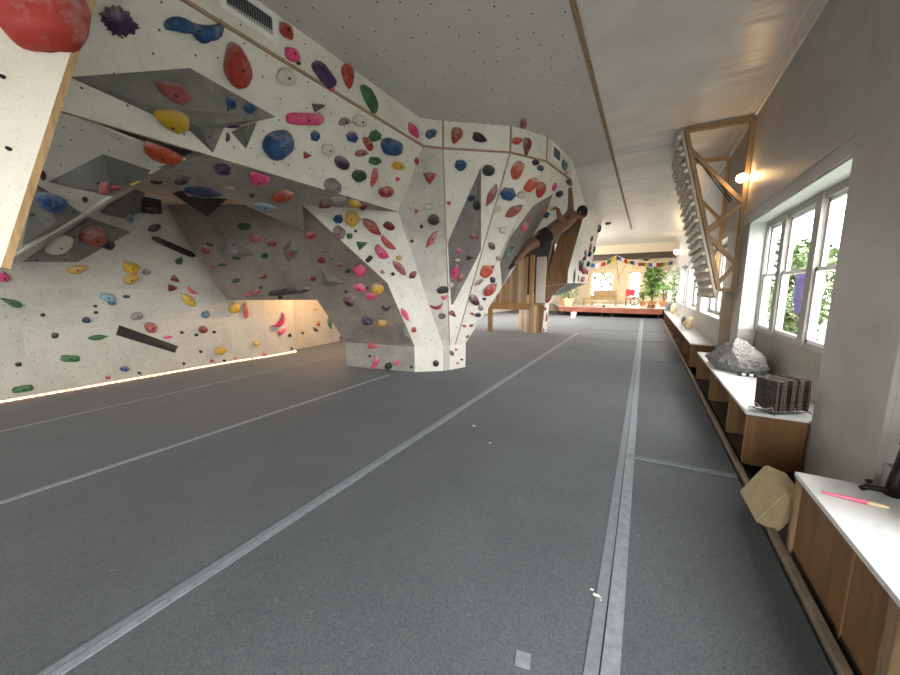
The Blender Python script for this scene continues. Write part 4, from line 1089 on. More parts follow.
TREE = bvh()
GH = 'holds on the far climbing wall'
for r in [
 (599.5,228.5,5,8,0,'poly','purple','purple hold nearest the ceiling on the far climbing wall'),
 (592,238.5,6,4,-40,'leaf','plum','plum slanted hold below the topmost purple hold of the far wall'),
 (590.5,247.5,8,3.4,85,'leaf','red','upright dark red hold high on the far climbing wall'),
 (594.5,249.5,6,3.4,80,'leaf','navy','navy hold at the right edge beside the upright dark red hold'),
 (590,253.5,5,5,0,'blob','purple','small purple hold below the upright dark red hold on the far wall'),
 (586,253,6,2.6,75,'moon','grey','thin grey hold left of the small purple hold on the far wall'),
 (585,258.5,5,3,-60,'leaf','darkred','dark red hold below the thin grey hold on the far wall'),
 (588.5,264,5,5,0,'poly','green','green angular hold near the right edge of the far wall'),
 (581.5,264.5,9,5,95,'tri','purple','big purple hold left of the green angular hold on the far wall'),
 (584.5,270.5,7,5,60,'blob','red','big red hold below the big purple hold on the far wall'),
 (587.3,272.5,4.5,3,70,'leaf','navy','navy hold right of the big red hold on the far wall'),
 (583,279.5,6,4,-45,'leaf','rose','dusty rose hold low on the face of the far wall'),
 (578.5,278,6,2,90,'leaf','darkgreen','thin dark green hold right of the tall green hold on the far wall'),
 (574.5,275,13,3.4,92,'leaf','green','tall green spike-shaped hold at the lower left of the far wall'),
 (608,223.5,5,4,0,'blob','darkred','dark red hold bolted to the ceiling beside the far climbing wall'),
 (549.5,299,8,4,-60,'blob','red','red hold at the bend above the white foot of the far wall'),
 (545.5,309,4,3,0,'blob','red','small red hold upper on the white foot of the far wall'),
 (546.8,317,8,3,90,'blob','orange','tall red hold in the middle of the white foot of the far wall'),
 (543.9,330,4,3,0,'tri','pink','pink hold at the bottom of the white foot of the far wall')]:
    try:
        if r[0] == 608:
            SURF.append((V((-1.75,10,H)), V((1,10,H)), V((1,20,H)))); SURF.append((V((-1.75,10,H)), V((1,20,H)), V((-1.75,20,H)))); TREE = bvh()
        hold(r[0], r[1], r[2]*1.25, r[3]*1.25, *r[4:], GH)
    except RuntimeError as e: print('MISS', e, r[7])

# ------------------------------------------------------------------ the climber
def skin_body(name, chain, edges, radii, material, parent=None, sub=2):
    me = bpy.data.meshes.new(name); me.from_pydata([tuple(v) for v in chain], edges, [])
    o = bpy.data.objects.new(name, me); COL.objects.link(o)
    o.modifiers.new('s', 'SKIN'); 
    for i, r in enumerate(radii):
        sv = me.skin_vertices[0].data[i]; sv.radius = r if isinstance(r, tuple) else (r, r)
    me.skin_vertices[0].data[0].use_root = True
    s = o.modifiers.new('u', 'SUBSURF'); s.levels = sub; s.render_levels = sub
    dg = bpy.context.evaluated_depsgraph_get(); m2 = bpy.data.meshes.new_from_object(o.evaluated_get(dg))
    bpy.data.objects.remove(o); m2.materials.clear(); m2.materials.append(material)
    for p in m2.polygons: p.use_smooth = True
    r = bpy.data.objects.new(name, m2); COL.objects.link(r)
    if parent: r.parent = parent; r.location = -parent.location
    return r
def cp(px, py, y, gap=.10):
    p = on_y(px, py, y); d = ray(px, py).normalized(); r = TREE.ray_cast(EYE, d, 60)
    if r[0] is not None and r[3] - gap < (p-EYE).length: p = EYE + d*(r[3]-gap)
    return p
pel = cp(549, 234, 6.95, .2)
climber = thing('person', 'shirtless climber in black shorts hanging by one raised arm from the climbing wall', 'person', pel)
sho = cp(569.5, 219, 7.35); neck = cp(575.5, 215.5, 7.4); head = cp(581.5, 213, 7.42)
shR = cp(570.5, 213.5, 7.42); elR = cp(570.8, 200, 7.4); haR = cp(570, 187, 7.32)
shL = cp(565, 221.5, 7.15); elL = cp(559.5, 217.5, 6.95); haL = cp(557.5, 208, 7.0); fiL = cp(553, 208.5, 7.05, .05)
spine = cp(559, 226.5, 7.15)
hipL = cp(546, 237, 6.8, .2); hipR = cp(547, 232, 7.0, .2); knL = cp(527, 249, 6.5, .16); anL = cp(516, 262, 6.3, .12); toL = cp(512, 266, 6.25, .06)
knR = cp(530, 243, 6.7, .14); anR = cp(519, 256, 6.5, .1); toR = cp(515, 259.5, 6.4, .05)
ch = [pel, spine, sho, neck, head, shR, elR, haR, shL, elL, haL, hipL, knL, anL, toL, hipR, knR, anR, toR]
ed = [(0,1),(1,2),(2,3),(3,4),(2,5),(5,6),(6,7),(2,8),(8,9),(9,10),(0,11),(11,12),(12,13),(13,14),(0,15),(15,16),(16,17),(17,18)]
ra = [.165,(.19,.155),(.21,.16),.068,.09,.076,.056,.038,.076,.056,.038,.112,.074,.048,.04,.112,.074,.048,.04]
body = skin_body('body', ch, ed, ra, M['skin'], climber)
def blob_on(name, c, r, sc, mm, parent, rot=None):
    bm = bmesh.new(); vs = ball(bm, (0,0,0), r, 3, sc)
    if rot: bmesh.ops.rotate(bm, cent=(0,0,0), matrix=rot, verts=vs)
    for v in vs: v.co += c
    return obj(name, bm, M[mm], parent, smooth=True)
hd = blob_on('head', head, .105, (.92,1.0,1.15), 'skin', climber)
blob_on('hair', head+V((.012,.0,.02)), .114, (.95,1.0,1.12), 'hair', climber)
fdir = (head-neck).normalized()
# nose and ear on the turned head
blob_on('nose', head+V((-.06,.10,.0)), .022, (1,1.2,1), 'skin', hd); blob_on('ear', head+V((-.01,-.115,-.01)), .03, (.6,.5,1), 'skin', hd)
# shorts: hips and upper thighs
sh_ch = [pel+ (spine-pel)*.32, pel, hipL, hipL+(knL-hipL)*.55, hipR, hipR+(knR-hipR)*.5]
skin_body('shorts', sh_ch, [(0,1),(1,2),(2,3),(1,4),(4,5)], [.165,.18,.135,.115,.135,.115], M['shorts'], climber)
# hands with fingers curled on their holds
def hand(wr, to, nm):
    d = (to-wr).normalized(); x = d.cross(V((0,0,1))).normalized(); y = d.cross(x)
    pts = [wr, wr+d*.07]; e = [(0,1)]; r = [.028, (.040,.02)]
    for k in range(4):
        b0 = len(pts); o = x*(-.030+.02*k); L = (.062,.07,.066,.052)[k]
        pts += [wr+d*.085+o, wr+d*(.085+L*.5)+o+y*.012, wr+d*(.085+L*.75)+o+y*.036]
        e += [(1,b0),(b0,b0+1),(b0+1,b0+2)]; r += [.0095,.009,.008]
    b0 = len(pts); pts += [wr+d*.03-x*.045, wr+d*.07-x*.055+y*.02]; e += [(0,b0),(b0,b0+1)]; r += [.011,.009]
    return skin_body(nm, pts, e, r, M['skin'], climber, 1)
hand(haR, haR+(haR-elR), 'hand'); hand(haL, fiL, 'hand')
for a, b_ in ((anL, toL), (anR, toR)):
    d = (b_-a).normalized(); skin_body('shoe', [a, a+d*.09, a+d*.2], [(0,1),(1,2)], [.045,(.05,.042),(.035,.028)], M['shoe'], climber)
hold(569.5, 181.5, 6, 5, 0, 'jug', 'charcoal', 'dark hold gripped by the raised hand of the climber', GG)
hold(552, 207.5, 5, 4, 0, 'jug', 'cream', 'pale hold under the bent hand of the climber', GG) if True else None

# ------------------------------------------------------------------ campus board on the right wall
cb = thing('campus_board', 'pine truss bracket with a leaning rung board on the wall above the benches', 'campus board', (WX, 7.5, 1.5))
YA, YC = 6.86, 8.55
T_, Bt, Tw, Bw, Mid = (.36, 4.0), (.99, 1.50), (1.17, 3.98), (1.17, 1.50), (1.17, 2.80)
def P3(p, y): return V((p[0], y, p[1]))
for y, mm in ((YA, 'pinedull'), (YC, 'pine')):
    def tb(nm, a, b_, w=.08): 
        bm = bmesh.new(); beam(bm, P3(a, y), P3(b_, y), .055, w, up=V((0,1,0)), bev=.004); obj(nm, bm, M[mm], cb)
    tb('front_stile', T_, Bt, .10); tb('top_rail', T_, Tw, .09); tb('wall_stile', Tw, Bw, .075); tb('bottom_rail', Bt, Bw, .07)
    def on(a, b_, k): return (a[0]+(b_[0]-a[0])*k, a[1]+(b_[1]-a[1])*k)
    tb('brace', on(T_,Bt,.12), Mid); tb('brace', Mid, on(T_,Bt,.62)); tb('brace', on(T_,Bt,.66), on(Tw,Bw,.84)); tb('brace', on(Tw,Bw,.84), on(T_,Bt,.96))
fd = (P3(Bt,0)-P3(T_,0)).normalized(); fn = V((-abs(fd.z), 0, -abs(fd.x))).normalized()
bm = bmesh.new(); a = P3(T_, (YA+YC)/2)+fn*.06; b_ = P3(Bt, (YA+YC)/2)+fn*.06+fd*.12
beam(bm, a, b_, .03, YC-YA+.1, up=V((0,1,0))) 
M['cboard'] = wood('worn board', (.30,.25,.20), (.48,.42,.35), .8); obj('board', bm, M['cboard'], cb)
M['rungw'] = plain('chalky rung', (.75,.69,.61), .7, .3, 25)
nr = 20
for i in range(nr):
    c = a + (b_-a)*((i+.5)/nr) + fn*.035; bm = bmesh.new(); nb = 7
    for j in range(nb):
        y = YA + (YC-YA)*(j+.5+(.25 if i % 2 else -.25))/nb; hw = (YC-YA)/nb*.36
        q = V((c.x, y, c.z)); beam(bm, q-fd*.028, q+fd*.028, hw*2, .045, up=fn, bev=.008)
        beam(bm, q-fd*.012+fn*.02, q+fd*.02+fn*.02, hw*1.5, .03, up=fn)
    obj('rung', bm, M['rungw'], cb)
for y in (7.6, 7.75):
    bm = bmesh.new(); tube(bm, [(.5, y, 3.98), (1.17, y+.2, 3.05)], .008, 6); obj('cable', bm, M['black'], cb)
# bare bulbs on the wall
def bulb(px, py, x, label, r=.05, r2=1.0):
    c = on_x(px, py, x); t = thing('wall_bulb', label, 'lamp', (WX, c.y, c.z))
    bm = bmesh.new(); tube(bm, [(WX, c.y, c.z), (x+.06, c.y, c.z), (x+.02, c.y, c.z)], [.03,.025,.022], 10); obj('socket', bm, M['white'], t)
    bm = bmesh.new(); ball(bm, c, r, 2, (1.15,1,1)); obj('glass_bulb', bm, M['bulb'], t, smooth=True)
    return c
bulb(742, 178, 1.10, 'bare glowing bulb on the wall inside the pine truss bracket', .065)
bulb(690, 240, 1.09, 'bare glowing bulb on the wall just past the rung board', .08)
bulb(676.5, 252, 1.05, 'farthest bare glowing bulb on the wall, by the end of the dark beam', .10)

# ------------------------------------------------------------------ benches along the right wall
M['btop'] = mat('worn white bench paint')[0]; nt = M['btop'].node_tree; b = nt.nodes['Principled BSDF']; c = coords(nt)
cc = mix(nt, ramp(nt, noise(nt, c, 9, 6, .7), [(.56, (0,0,0)), (.72, (.55,)*3)]), (.72,.73,.74), (.35,.36,.38)); nt.links.new(cc, b.inputs['Base Color']); b.inputs['Roughness'].default_value = .45
ZT = .475
def bench(y0, y1, label, divs, xb=WX-.005, x0=.815, deep=None):
    t = thing('storage_bench', label, 'bench', ((x0+xb)/2, (y0+y1)/2, 0), 'storage benches along the window wall')
    bm = bmesh.new(); box(bm, (x0-.012, y0-.02, ZT-.028), (xb, y1+.02, ZT), bev=.005); obj('top', bm, M['btop'], t)
    if deep: obj('recess_top', B((xb-.01, deep[0], ZT-.026), (WX+.19, deep[1], ZT-.001)), M['btop'], t)
    for nm, a, b_ in (('end_panel', y0, y0+.02), ('end_panel', y1-.02, y1)): obj(nm, B((x0, a, .0), (xb-.01, b_, ZT-.028)), M['bench'], t)
    for y in divs: obj('divider', B((x0+.006, y-.012, .0), (xb-.01, y+.012, ZT-.028)), M['bench'], t)
    obj('back_panel', B((xb-.03, y0+.02, .0), (xb-.012, y1-.02, ZT-.028)), M['darkwood'], t)  # near-black wood: shade inside the open bench put into the colour
    obj('bottom_panel', B((x0+.01, y0+.02, -.0), (xb-.03, y1-.02, .02)), M['darkwood'], t)  # darkened likewise for the shaded bench interior
    return t
bench(3.68, 6.90, 'long white-topped storage bench under the big window, holding the rock and the rack', (4.40, 5.6), deep=(3.61, 6.44))
STRIP = on_x(886, 637, .815).y
nb = bench(-.60, 2.53, 'white-topped wooden storage bench in the near corner with the black iron tool on it', (1.95, 1.1), xb=1.42)
obj('front_panel', B((.828, STRIP, .0), (.846, 2.51, ZT-.03)), M['bench'], nb); obj('edge_strip', B((.808, 2.50, .0), (.834, 2.535, ZT-.03)), M['pinedull'], nb); obj('edge_strip', B((.806, STRIP-.06, .0), (.834, STRIP, ZT-.03)), M['pinedull'], nb)
bench(8.0, 12.6, 'white-topped storage bench below the second window, past the rung board', (9.4, 11.0))
bench(12.75, 16.2, 'white-topped storage bench, third along the window wall', (14.0, 15.2)); bench(16.35, 19.9, 'farthest white-topped storage bench, beside the stage', (17.5, 18.7))

# granite boulder on the bench
from mathutils import noise as mn
bm = bmesh.new()
for p in ((.86,5.92,0),(.87,5.52,0),(1.05,5.28,0),(1.30,5.36,0),(1.36,5.62,0),(1.33,6.0,0),(1.0,6.15,0),(.79,5.93,.10),(.80,5.75,.13),(.85,5.42,.12),(1.05,5.2,.10),(1.32,5.28,.08),
          (1.02,5.52,.41),(1.07,5.58,.42),(1.19,5.52,.33),(1.33,5.5,.21),(.90,5.68,.27),(1.2,5.85,.32),(.93,5.95,.22),(.97,5.36,.30),(1.18,5.3,.22)): bm.verts.new(p)
bmesh.ops.convex_hull(bm, input=bm.verts); bmesh.ops.triangulate(bm, faces=bm.faces)
bmesh.ops.subdivide_edges(bm, edges=bm.edges, cuts=5, use_grid_fill=True); bmesh.ops.triangulate(bm, faces=bm.faces)
bm.normal_update()
for v in bm.verts:
    if v.co.z > .004:
        c_ = v.co; k = .020*mn.noise(c_*9)+.018*mn.noise(c_*24)+.010*mn.noise(c_*60); v.co += v.normal*k; v.co.z = max(v.co.z, .004)
bmesh.ops.translate(bm, vec=(0,0,ZT-.002), verts=bm.verts)
m, nt, b = mat('grey granite', (.3,.3,.3), .85); c = coords(nt)
cc = ramp(nt, noise(nt, c, 45, 6, .75), [(.34, (.05,.05,.052)), (.5, (.20,.20,.20)), (.62, (.40,.40,.39)), (.75, (.66,.66,.64))])
cc = mix(nt, ramp(nt, noise(nt, c, 4, 4), [(.5, (0,0,0)), (.7, (.5,.5,.5))]), cc, (.38,.33,.27)); nt.links.new(cc, b.inputs['Base Color']); bump(nt, b, noise(nt, c, 40, 6, .7), .7, .02); M['granite'] = m
o = obj('granite_boulder', bm, m, smooth=True); tag(o, 'big rough grey granite boulder lying on the bench under the big window', 'rock')
for p in o.data.polygons: p.use_smooth = False
# wire rack of dark slabs
rk = thing('wire_rack', 'white wire rack standing on the bench beside the near pillar, full of dark slabs', 'rack', (1.05, 3.80, ZT))
RA, RB = V((.925, 3.72, 0)), V((1.175, 3.90, 0)); rd = (RB-RA).normalized(); rn = V((-rd.y, rd.x, 0))
bm = bmesh.new(); wr = .0035
for s in (-.085, .085): tube(bm, [RA-rd*.03+rn*s+V((0,0,ZT+.016)), RB+rd*.03+rn*s+V((0,0,ZT+.016))], wr, 6)
for k in (-.05, 1.05):
    q = RA+(RB-RA)*k; tube(bm, [q+rn*.11+V((0,0,ZT+.004)), q+rn*.085+V((0,0,ZT+.016)), q-rn*.085+V((0,0,ZT+.016)), q-rn*.11+V((0,0,ZT+.004))], wr, 6)
obj('base_frame', bm, M['black'], rk); NS = 12
bm = bmesh.new()
for k in range(NS+1):
    q = RA+(RB-RA)*(k/NS); tube(bm, [q+rn*.085+V((0,0,ZT+.016)), q+rn*.07+V((0,0,ZT+.06)), q+V((0,0,ZT+.02)), q-rn*.07+V((0,0,ZT+.06)), q-rn*.085+V((0,0,ZT+.016))], .002, 5)
obj('wire_loops', bm, M['white'], rk)
words = ('outermost slab, nearest the mats', 'second slab from the mats', 'third slab from the mats', 'fourth slab from the mats', 'fifth slab from the mats', 'sixth slab from the mats', 'sixth slab from the wall', 'fifth slab from the wall', 'fourth slab from the wall', 'third slab from the wall', 'second slab from the wall', 'innermost slab, against the wall')
M['slabm'] = plain('dark worn slab', (.045,.032,.028), .6, .7, 22); M['slabe'] = plain('pale slab edge', (.30,.25,.22), .7, .5, 40)
for k in range(NS):
    q = RA+(RB-RA)*((k+.5)/NS); bm = bmesh.new(); w, h, th = .095+rnd.uniform(-.006,.004), .265+rnd.uniform(-.012,.010), .0085
    rot = Matrix.Rotation(math.radians(rnd.uniform(-3, 5)), 3, rn)
    bx = rd; cz = ZT+.026+h/2
    for th2, w2, h2, zo in ((th, w, h, 0),):
        vs = bmesh.ops.create_cube(bm, size=1)['verts']
        es = list({e for v in vs for e in v.link_edges})
        for v in vs: v.co = V((v.co.x*th*2, v.co.y*w*2, v.co.z*h))
        bmesh.ops.bevel(bm, geom=list(bm.edges), offset=.006, segments=2, affect='EDGES')
        for v in bm.verts:
            v.co = rot @ (rd*v.co.x + rn*(v.co.y) + V((0,0,1))*v.co.z) + V((q.x, q.y, cz)) + rd*(.004*math.sin(v.co.z*22+k))
    o = obj('slab', bm, M['slabm'] if k % 3 else M['slabe'] if False else M['slabm']); o.data.materials.append(M['slabe'])
    for p in o.data.polygons:
        if abs(p.normal.dot(rd)) < .3: p.material_index = 1 if (k*7) % 3 != 1 else 0
    tag(o, 'dark brown slab in the wire rack, '+words[k], 'slab', 'dark slabs in the wire rack')
# black and white brush by the boulder
p, q = on_z(738, 374, ZT+.02), on_z(757, 376, ZT+.02); bk_ = thing('brush', 'short black and white striped brush lying at the foot of the granite boulder', 'brush', p)
for i in range(5):
    a, b_ = p+(q-p)*(i/5), p+(q-p)*((i+1)/5); bm = bmesh.new(); tube(bm, [a, b_], .017, 8); obj('band', bm, M['black' if i % 2 == 0 else 'white'], bk_)
# beige foam block leaning between the benches
bm = bmesh.new(); vs = bmesh.ops.create_cube(bm, size=1)['verts']; FD = 2.02; u_ = FD/FPX
cam_v = lambda x, y, z: RT*x - UP*y + FW*z
e1, e2, e3 = cam_v(.099,-.091,.244), cam_v(-.078,.238,.12), cam_v(.12,.053,-.029)
C_ = EYE + ray(786, 497)*FD
for v in vs: v.co = C_ + e1*(v.co.x+.5) + e2*(v.co.y+.5) + e3*(v.co.z+.5)
bmesh.ops.recalc_face_normals(bm, faces=bm.faces); bmesh.ops.bevel(bm, geom=list(bm.edges), offset=.012, segments=3, affect='EDGES')
zm = min(v.co.z for v in bm.verts); print('foam z', zm)
bmesh.ops.translate(bm, vec=(0, 0, max(0, .002-zm)), verts=bm.verts)
o = obj('foam_block', bm, M['foam']); tag(o, 'beige fabric covered foam block leaning in the gap between the two nearest benches', 'block')
# things on the near bench
p, q = on_z(822, 492, ZT+.012), on_z(866, 502, ZT+.012)
t = thing('hold_brush', 'pink handled scrubbing brush with tan bristles lying on the near bench', 'brush', p)
bm = bmesh.new(); tube(bm, [p, p+(q-p)*.2, p+(q-p)*.7, q], [.005,.008,.009,.011], 8); M['pinkp'] = plain('pink plastic', (.62,.13,.24), .4, .15); obj('handle', bm, M['pinkp'], t, smooth=True)
e = (q-p).normalized(); f = V((-e.y, e.x, 0)); bm = bmesh.new(); c_ = q+e*.034
vs = ball(bm, (0,0,0), 1, 2)
for v in vs: v.co = c_ + e*(v.co.x*.042)+f*(v.co.y*.017)+V((0,0,v.co.z*.010))
obj('bristle_pad', bm, M['tan'], t, smooth=True)
# cast iron tool with a curled foot (stands partly outside the view)
q = on_z(863, 490, ZT); w_ = on_z(894, 496, ZT)
t = thing('iron_anvil', 'black cast iron stand with a curled foot at the border, on the near bench', 'tool', w_)
d = (w_-q).normalized(); bm = bmesh.new()
tube(bm, [q+V((0,0,.012)), q+d*.012+V((0,0,.03)), q+d*.016+V((0,0,.048)), q+d*.012+V((0,0,.058))], [.008,.012,.013,.015], 10)
tube(bm, [q-d*.012+V((0,0,.006)), q+d*.012+V((0,0,.022)), q+d*.05+V((0,0,.022)), w_+V((0,0,.026)), w_+d*.05+V((0,0,.03))], [.012,.015,.014,.018,.024], 10)
obj('foot', bm, M['iron'], t, smooth=True)
bm = bmesh.new(); tube(bm, [w_-d*.006+V((0,0,.0)), w_-d*.003+V((0,0,.08)), w_+d*.006+V((0,0,.17)), w_+d*.015+V((0,0,.27))], [.030,.027,.024,.022], 12); obj('column', bm, M['iron'], t, smooth=True)
bm = bmesh.new(); beam(bm, w_+d*.0+V((0,0,.275)), w_+d*.18+V((0,0,.28)), .05, .02, bev=.004); obj('top_plate', bm, M['iron'], t)
# led strip along the foot of the back wall
for k, pts in enumerate(((lines[0]+V((.014,0,0)), lines[1]+V((.014,0,0))), (lines[1]+V((.014,.02,0)), lines[2]+V((.014,0,0))), (lines[2]+V((.014,0,0)), lines[3]+V((.014,0,0))))):
    a, b_ = [p+V((0,0,.03)) for p in pts]
    t = thing('led_strip', ('long glowing warm led strip along the foot of the back wall', 'short glowing led strip at the left of the warmly lit wall', 'short glowing led strip at the far end of the warmly lit wall')[k], 'led strip', (a+b_)/2)
    bm = bmesh.new(); beam(bm, a, b_, .012, .03); obj('tape', bm, M['white'], t)
    bm = bmesh.new(); beam(bm, a+V((.008,0,0)), b_+V((.008,0,0)), .008, .014); obj('diodes', bm, M['led'], t)
# ------------------------------------------------------------------ the far room
DZ = .50
st = thing('stage', 'low wooden stage with red brown fascia at the far end of the hall', 'stage', (-2, 21.2, 0))
a, b_ = V((-4.6, 21.35, 0)), V((.78, 20.95, 0))
def quadbox(pts, z0, z1):
    bm = bmesh.new(); lo = [bm.verts.new(V((p[0],p[1],z0))) for p in pts]; hi = [bm.verts.new(V((p[0],p[1],z1))) for p in pts]
    bm.faces.new(lo[::-1]); bm.faces.new(hi)
    for i in range(len(pts)): j = (i+1) % len(pts); bm.faces.new((lo[i], lo[j], hi[j], hi[i]))
    return bm
obj('deck', quadbox([a, b_, (WX-.01, 20.95), (WX-.01, 26.95), (-6.3, 26.95)], DZ-.04, DZ), M['deck'], st)
obj('fascia', quadbox([a+V((0,-.04,0)), b_+V((0,-.04,0)), b_, a], DZ-.28, DZ+.004), M['redwood'], st)
for k in (.02, .45, .55, .97):
    p = a+(b_-a)*k+V((0,.25,0)); obj('leg', B((p.x-.05, p.y-.05, -.12), (p.x+.05, p.y+.05, DZ-.04)), M['darkwood'], st)
# white bucket on the mats in front of the stage
p = on_z(573.5, 318.2, 0); t = thing('bucket', 'white plastic bucket on the mats in front of the stage', 'bucket', p)
bm = bmesh.new(); lathe(bm, p, [(.12,.0),(.15,.30),(.155,.30),(.155,.33),(.14,.33),(.135,.28),(.02,.27)], 18); obj('pail', bm, M['white'], t, smooth=False)
bm = bmesh.new(); tube(bm, [p+V((.15*math.cos(k), -.02, .30+.1*math.sin(k)))for k in [PI*i/8 for i in range(9)]], .006, 6); obj('handle', bm, M['bolt'], t)
# bench seat with tan cushions
def at(px, py, y): return on_y(px, py, y)
p0, p1 = at(592.5, 298, 24.5), at(616, 298, 24.5); zb = DZ
t = thing('wooden_settee', 'light wooden settee with tan back cushion on the stage before the far left window', 'settee', ((p0.x+p1.x)/2, 24.5, zb))
M['cush'] = plain('tan cushion cloth', (.45,.33,.18), .8, .15)
obj('seat', B((p0.x, 24.2, zb+.36), (p1.x, 24.85, zb+.50), bev=.02), M['cush'], t); obj('backrest', B((p0.x, 24.8, zb+.50), (p1.x, 24.95, zb+.92), bev=.02), M['cush'], t)
obj('top_rail', B((p0.x-.04, 24.78, zb+.92), (p1.x+.06, 24.98, zb+.98)), M['pine'], t); obj('rail', B((p0.x-.04, 24.76, zb+.60), (p1.x+.04, 24.82, zb+.66)), M['pine'], t)
for x in (p0.x, p1.x):
    obj('arm', B((x-.05, 24.15, zb+.6), (x+.05, 24.9, zb+.66)), M['pine'], t)
    for y in (24.2, 24.88): obj('leg', B((x-.035, y-.035, zb), (x+.035, y+.035, zb+.6)), M['pine'], t)
p = at(588, 297, 23.9); t = thing('side_table', 'small wooden side table left of the settee', 'table', (p.x, 23.9, DZ))
obj('tabletop', B((p.x-.3, 23.65, DZ+.40), (p.x+.3, 24.1, DZ+.46)), M['pine'], t)
for sx_ in (-.25, .25):
    for sy in (-.18, .18): obj('leg', B((p.x+sx_-.025, 23.88+sy-.025, DZ), (p.x+sx_+.025, 23.88+sy+.025, DZ+.4)), M['pine'], t)
p = at(600, 300, 23.6); t = thing('coffee_table', 'low pale table with a dark leg before the settee', 'table', (p.x, 23.4, DZ))
obj('tabletop', B((p.x-.55, 23.1, DZ+.30), (p.x+.45, 23.7, DZ+.35)), M['tan'], t); obj('leg', B((p.x-.1, 23.3, DZ), (p.x+.1, 23.5, DZ+.3)), M['tan'], t)
p = at(604, 304.3, 22.0); tag(obj('ankle_weight', B((p.x-.06, 21.9, DZ), (p.x+.06, 22.02, DZ+.12), bev=.02), M['black']), 'small black object on the stage edge before the low pale table', 'small object')
# red chair
p = at(630, 300, 24.2); M['redc'] = plain('red seat cloth', (.62,.05,.07), .6, .08)
t = thing('red_chair', 'red backed chair with thin metal legs on the stage', 'chair', (p.x, 24.2, DZ))
obj('backrest', B((p.x-.26, 24.0, DZ+.62), (p.x+.26, 24.06, DZ+1.05), bev=.02), M['redc'], t); obj('seat', B((p.x-.25, 24.06, DZ+.42), (p.x+.25, 24.55, DZ+.48), bev=.02), M['redc'], t)
for sx_ in (-.23, .23):
    for y in (24.05, 24.5): bm = bmesh.new(); tube(bm, [(p.x+sx_, y, DZ), (p.x+sx_, y, DZ+(.64 if y < 24.1 else .42))], .018, 6); obj('leg', bm, M['bolt'], t)
# black wire bicycle-like stand right of the chair: a small exercise bike
p = at(634.5, 301, 24.0); t = thing('exercise_bike', 'small black and white exercise bike beside the red chair', 'exercise bike', (p.x, 24.0, DZ))
bm = bmesh.new(); bmesh.ops.create_circle(bm, segments=20, radius=.24)
ring_pts = [V((p.x+.23*math.cos(2*PI*i/20), 23.9, DZ+.3+.23*math.sin(2*PI*i/20))) for i in range(21)]
bm.clear(); tube(bm, ring_pts, .025, 6, False); obj('wheel', bm, M['black'], t)
bm = bmesh.new(); tube(bm, [(p.x-.2,23.95,DZ+.02),(p.x,23.95,DZ+.35),(p.x+.12,23.95,DZ+.85),(p.x+.2,23.95,DZ+.02)], .022, 6); obj('frame', bm, M['white'], t)
bm = bmesh.new(); tube(bm, [(p.x+.08,23.95,DZ+.85),(p.x+.12,23.95,DZ+1.15),(p.x+.02,23.9,DZ+1.25)], .025, 6); obj('handlebar', bm, M['black'], t)
# prayer flags
FC = dict(blue=(.06,.13,.42), white=(.75,.72,.68), red=(.52,.045,.03), green=(.10,.24,.08), yellow=(.68,.5,.05))
for k, c in FC.items(): M['flag_'+k] = plain(k+' flag cloth', c, .8, .1)
def garland(label, pix, y, cols, size, name='prayer_flags'):
    P = [at(px, py, y) for px, py in pix]
    t = thing(name, label, 'flag garland', P[0])
    bm = bmesh.new(); tube(bm, P, .012, 5); obj('cord', bm, M['white'], t)
    seg = [(P[i+1]-P[i]).length for i in range(len(P)-1)]; tot = sum(seg); n = len(cols)
    for k, cn in enumerate(cols):
        s = tot*(k+.5)/n
        for i, L_ in enumerate(seg):
            if s <= L_: break
            s -= L_
        q = P[i]+(P[i+1]-P[i])*(s/seg[i]); dr = (P[i+1]-P[i]).normalized(); bm = bmesh.new(); g = []
        hw, hh = size*.5, size*1.05
        for u in range(4):
            col_ = []
            for v_ in range(4): col_.append(bm.verts.new(q+dr*(-hw+2*hw*u/3)+V((0, .04*math.sin(u*1.7+k), -hh*v_/3))))
            g.append(col_)
        for u in range(3):
            for v_ in range(3): bm.faces.new((g[u][v_], g[u+1][v_], g[u+1][v_+1], g[u][v_+1]))
        bmesh.ops.solidify(bm, geom=list(bm.faces), thickness=.008)
        o = obj('flag', bm, M['flag_'+cn], t); o['label'] = cn+' cloth flag'
garland('string of colourful cloth prayer flags rising to the beam above the far left window', [(590,262.5),(597,264),(606,261),(617,255.5)], 21.6, ['blue','white','red','green','yellow'], .24)
garland('long string of colourful cloth prayer flags sagging from the beam towards the window wall', [(618,256),(626,259.5),(638,262),(652,263),(668,261.5),(681,259.5)], 21.6,
        ['blue','white','red','yellow','blue','white','red','green','yellow','blue','white','red','green','yellow','blue','white','red'], .195)
bm = bmesh.new(); tube(bm, [at(616.5,258,25.5), at(617.5,270,25.5), at(619,283,25.5)], .014, 5); tube(bm, [at(627,262,25.5), at(622,272,25.5), at(617,279,25.5)], .014, 5)
tag(obj('hanging_cord', bm, M['bark']), 'thin dark cords hanging in front of the cream far wall', 'cord')
p = at(646, 259.5, 22.6)
t = thing('ceiling_fan', 'dark ceiling fan behind the long prayer flag string', 'fan', (p.x, 22.8, 3.3))
bm = bmesh.new(); tube(bm, [(p.x, 22.8, H), (p.x, 22.8, 3.35)], .03, 8); obj('rod', bm, M['darkwood'], t)
bm = bmesh.new(); lathe(bm, (p.x, 22.8, 3.15), [(.06,0),(.14,.05),(.14,.16),(.05,.22)], 14); obj('motor', bm, M['darkwood'], t)
for k in range(4):
    a_ = k*PI/2+.4; bm = bmesh.new(); d = V((math.cos(a_), math.sin(a_), 0)); beam(bm, V((p.x,22.8,3.24))+d*.12, V((p.x,22.8,3.24))+d*.75, .14, .015, up=V((0,0,1))); obj('blade', bm, M['darkwood'], t)

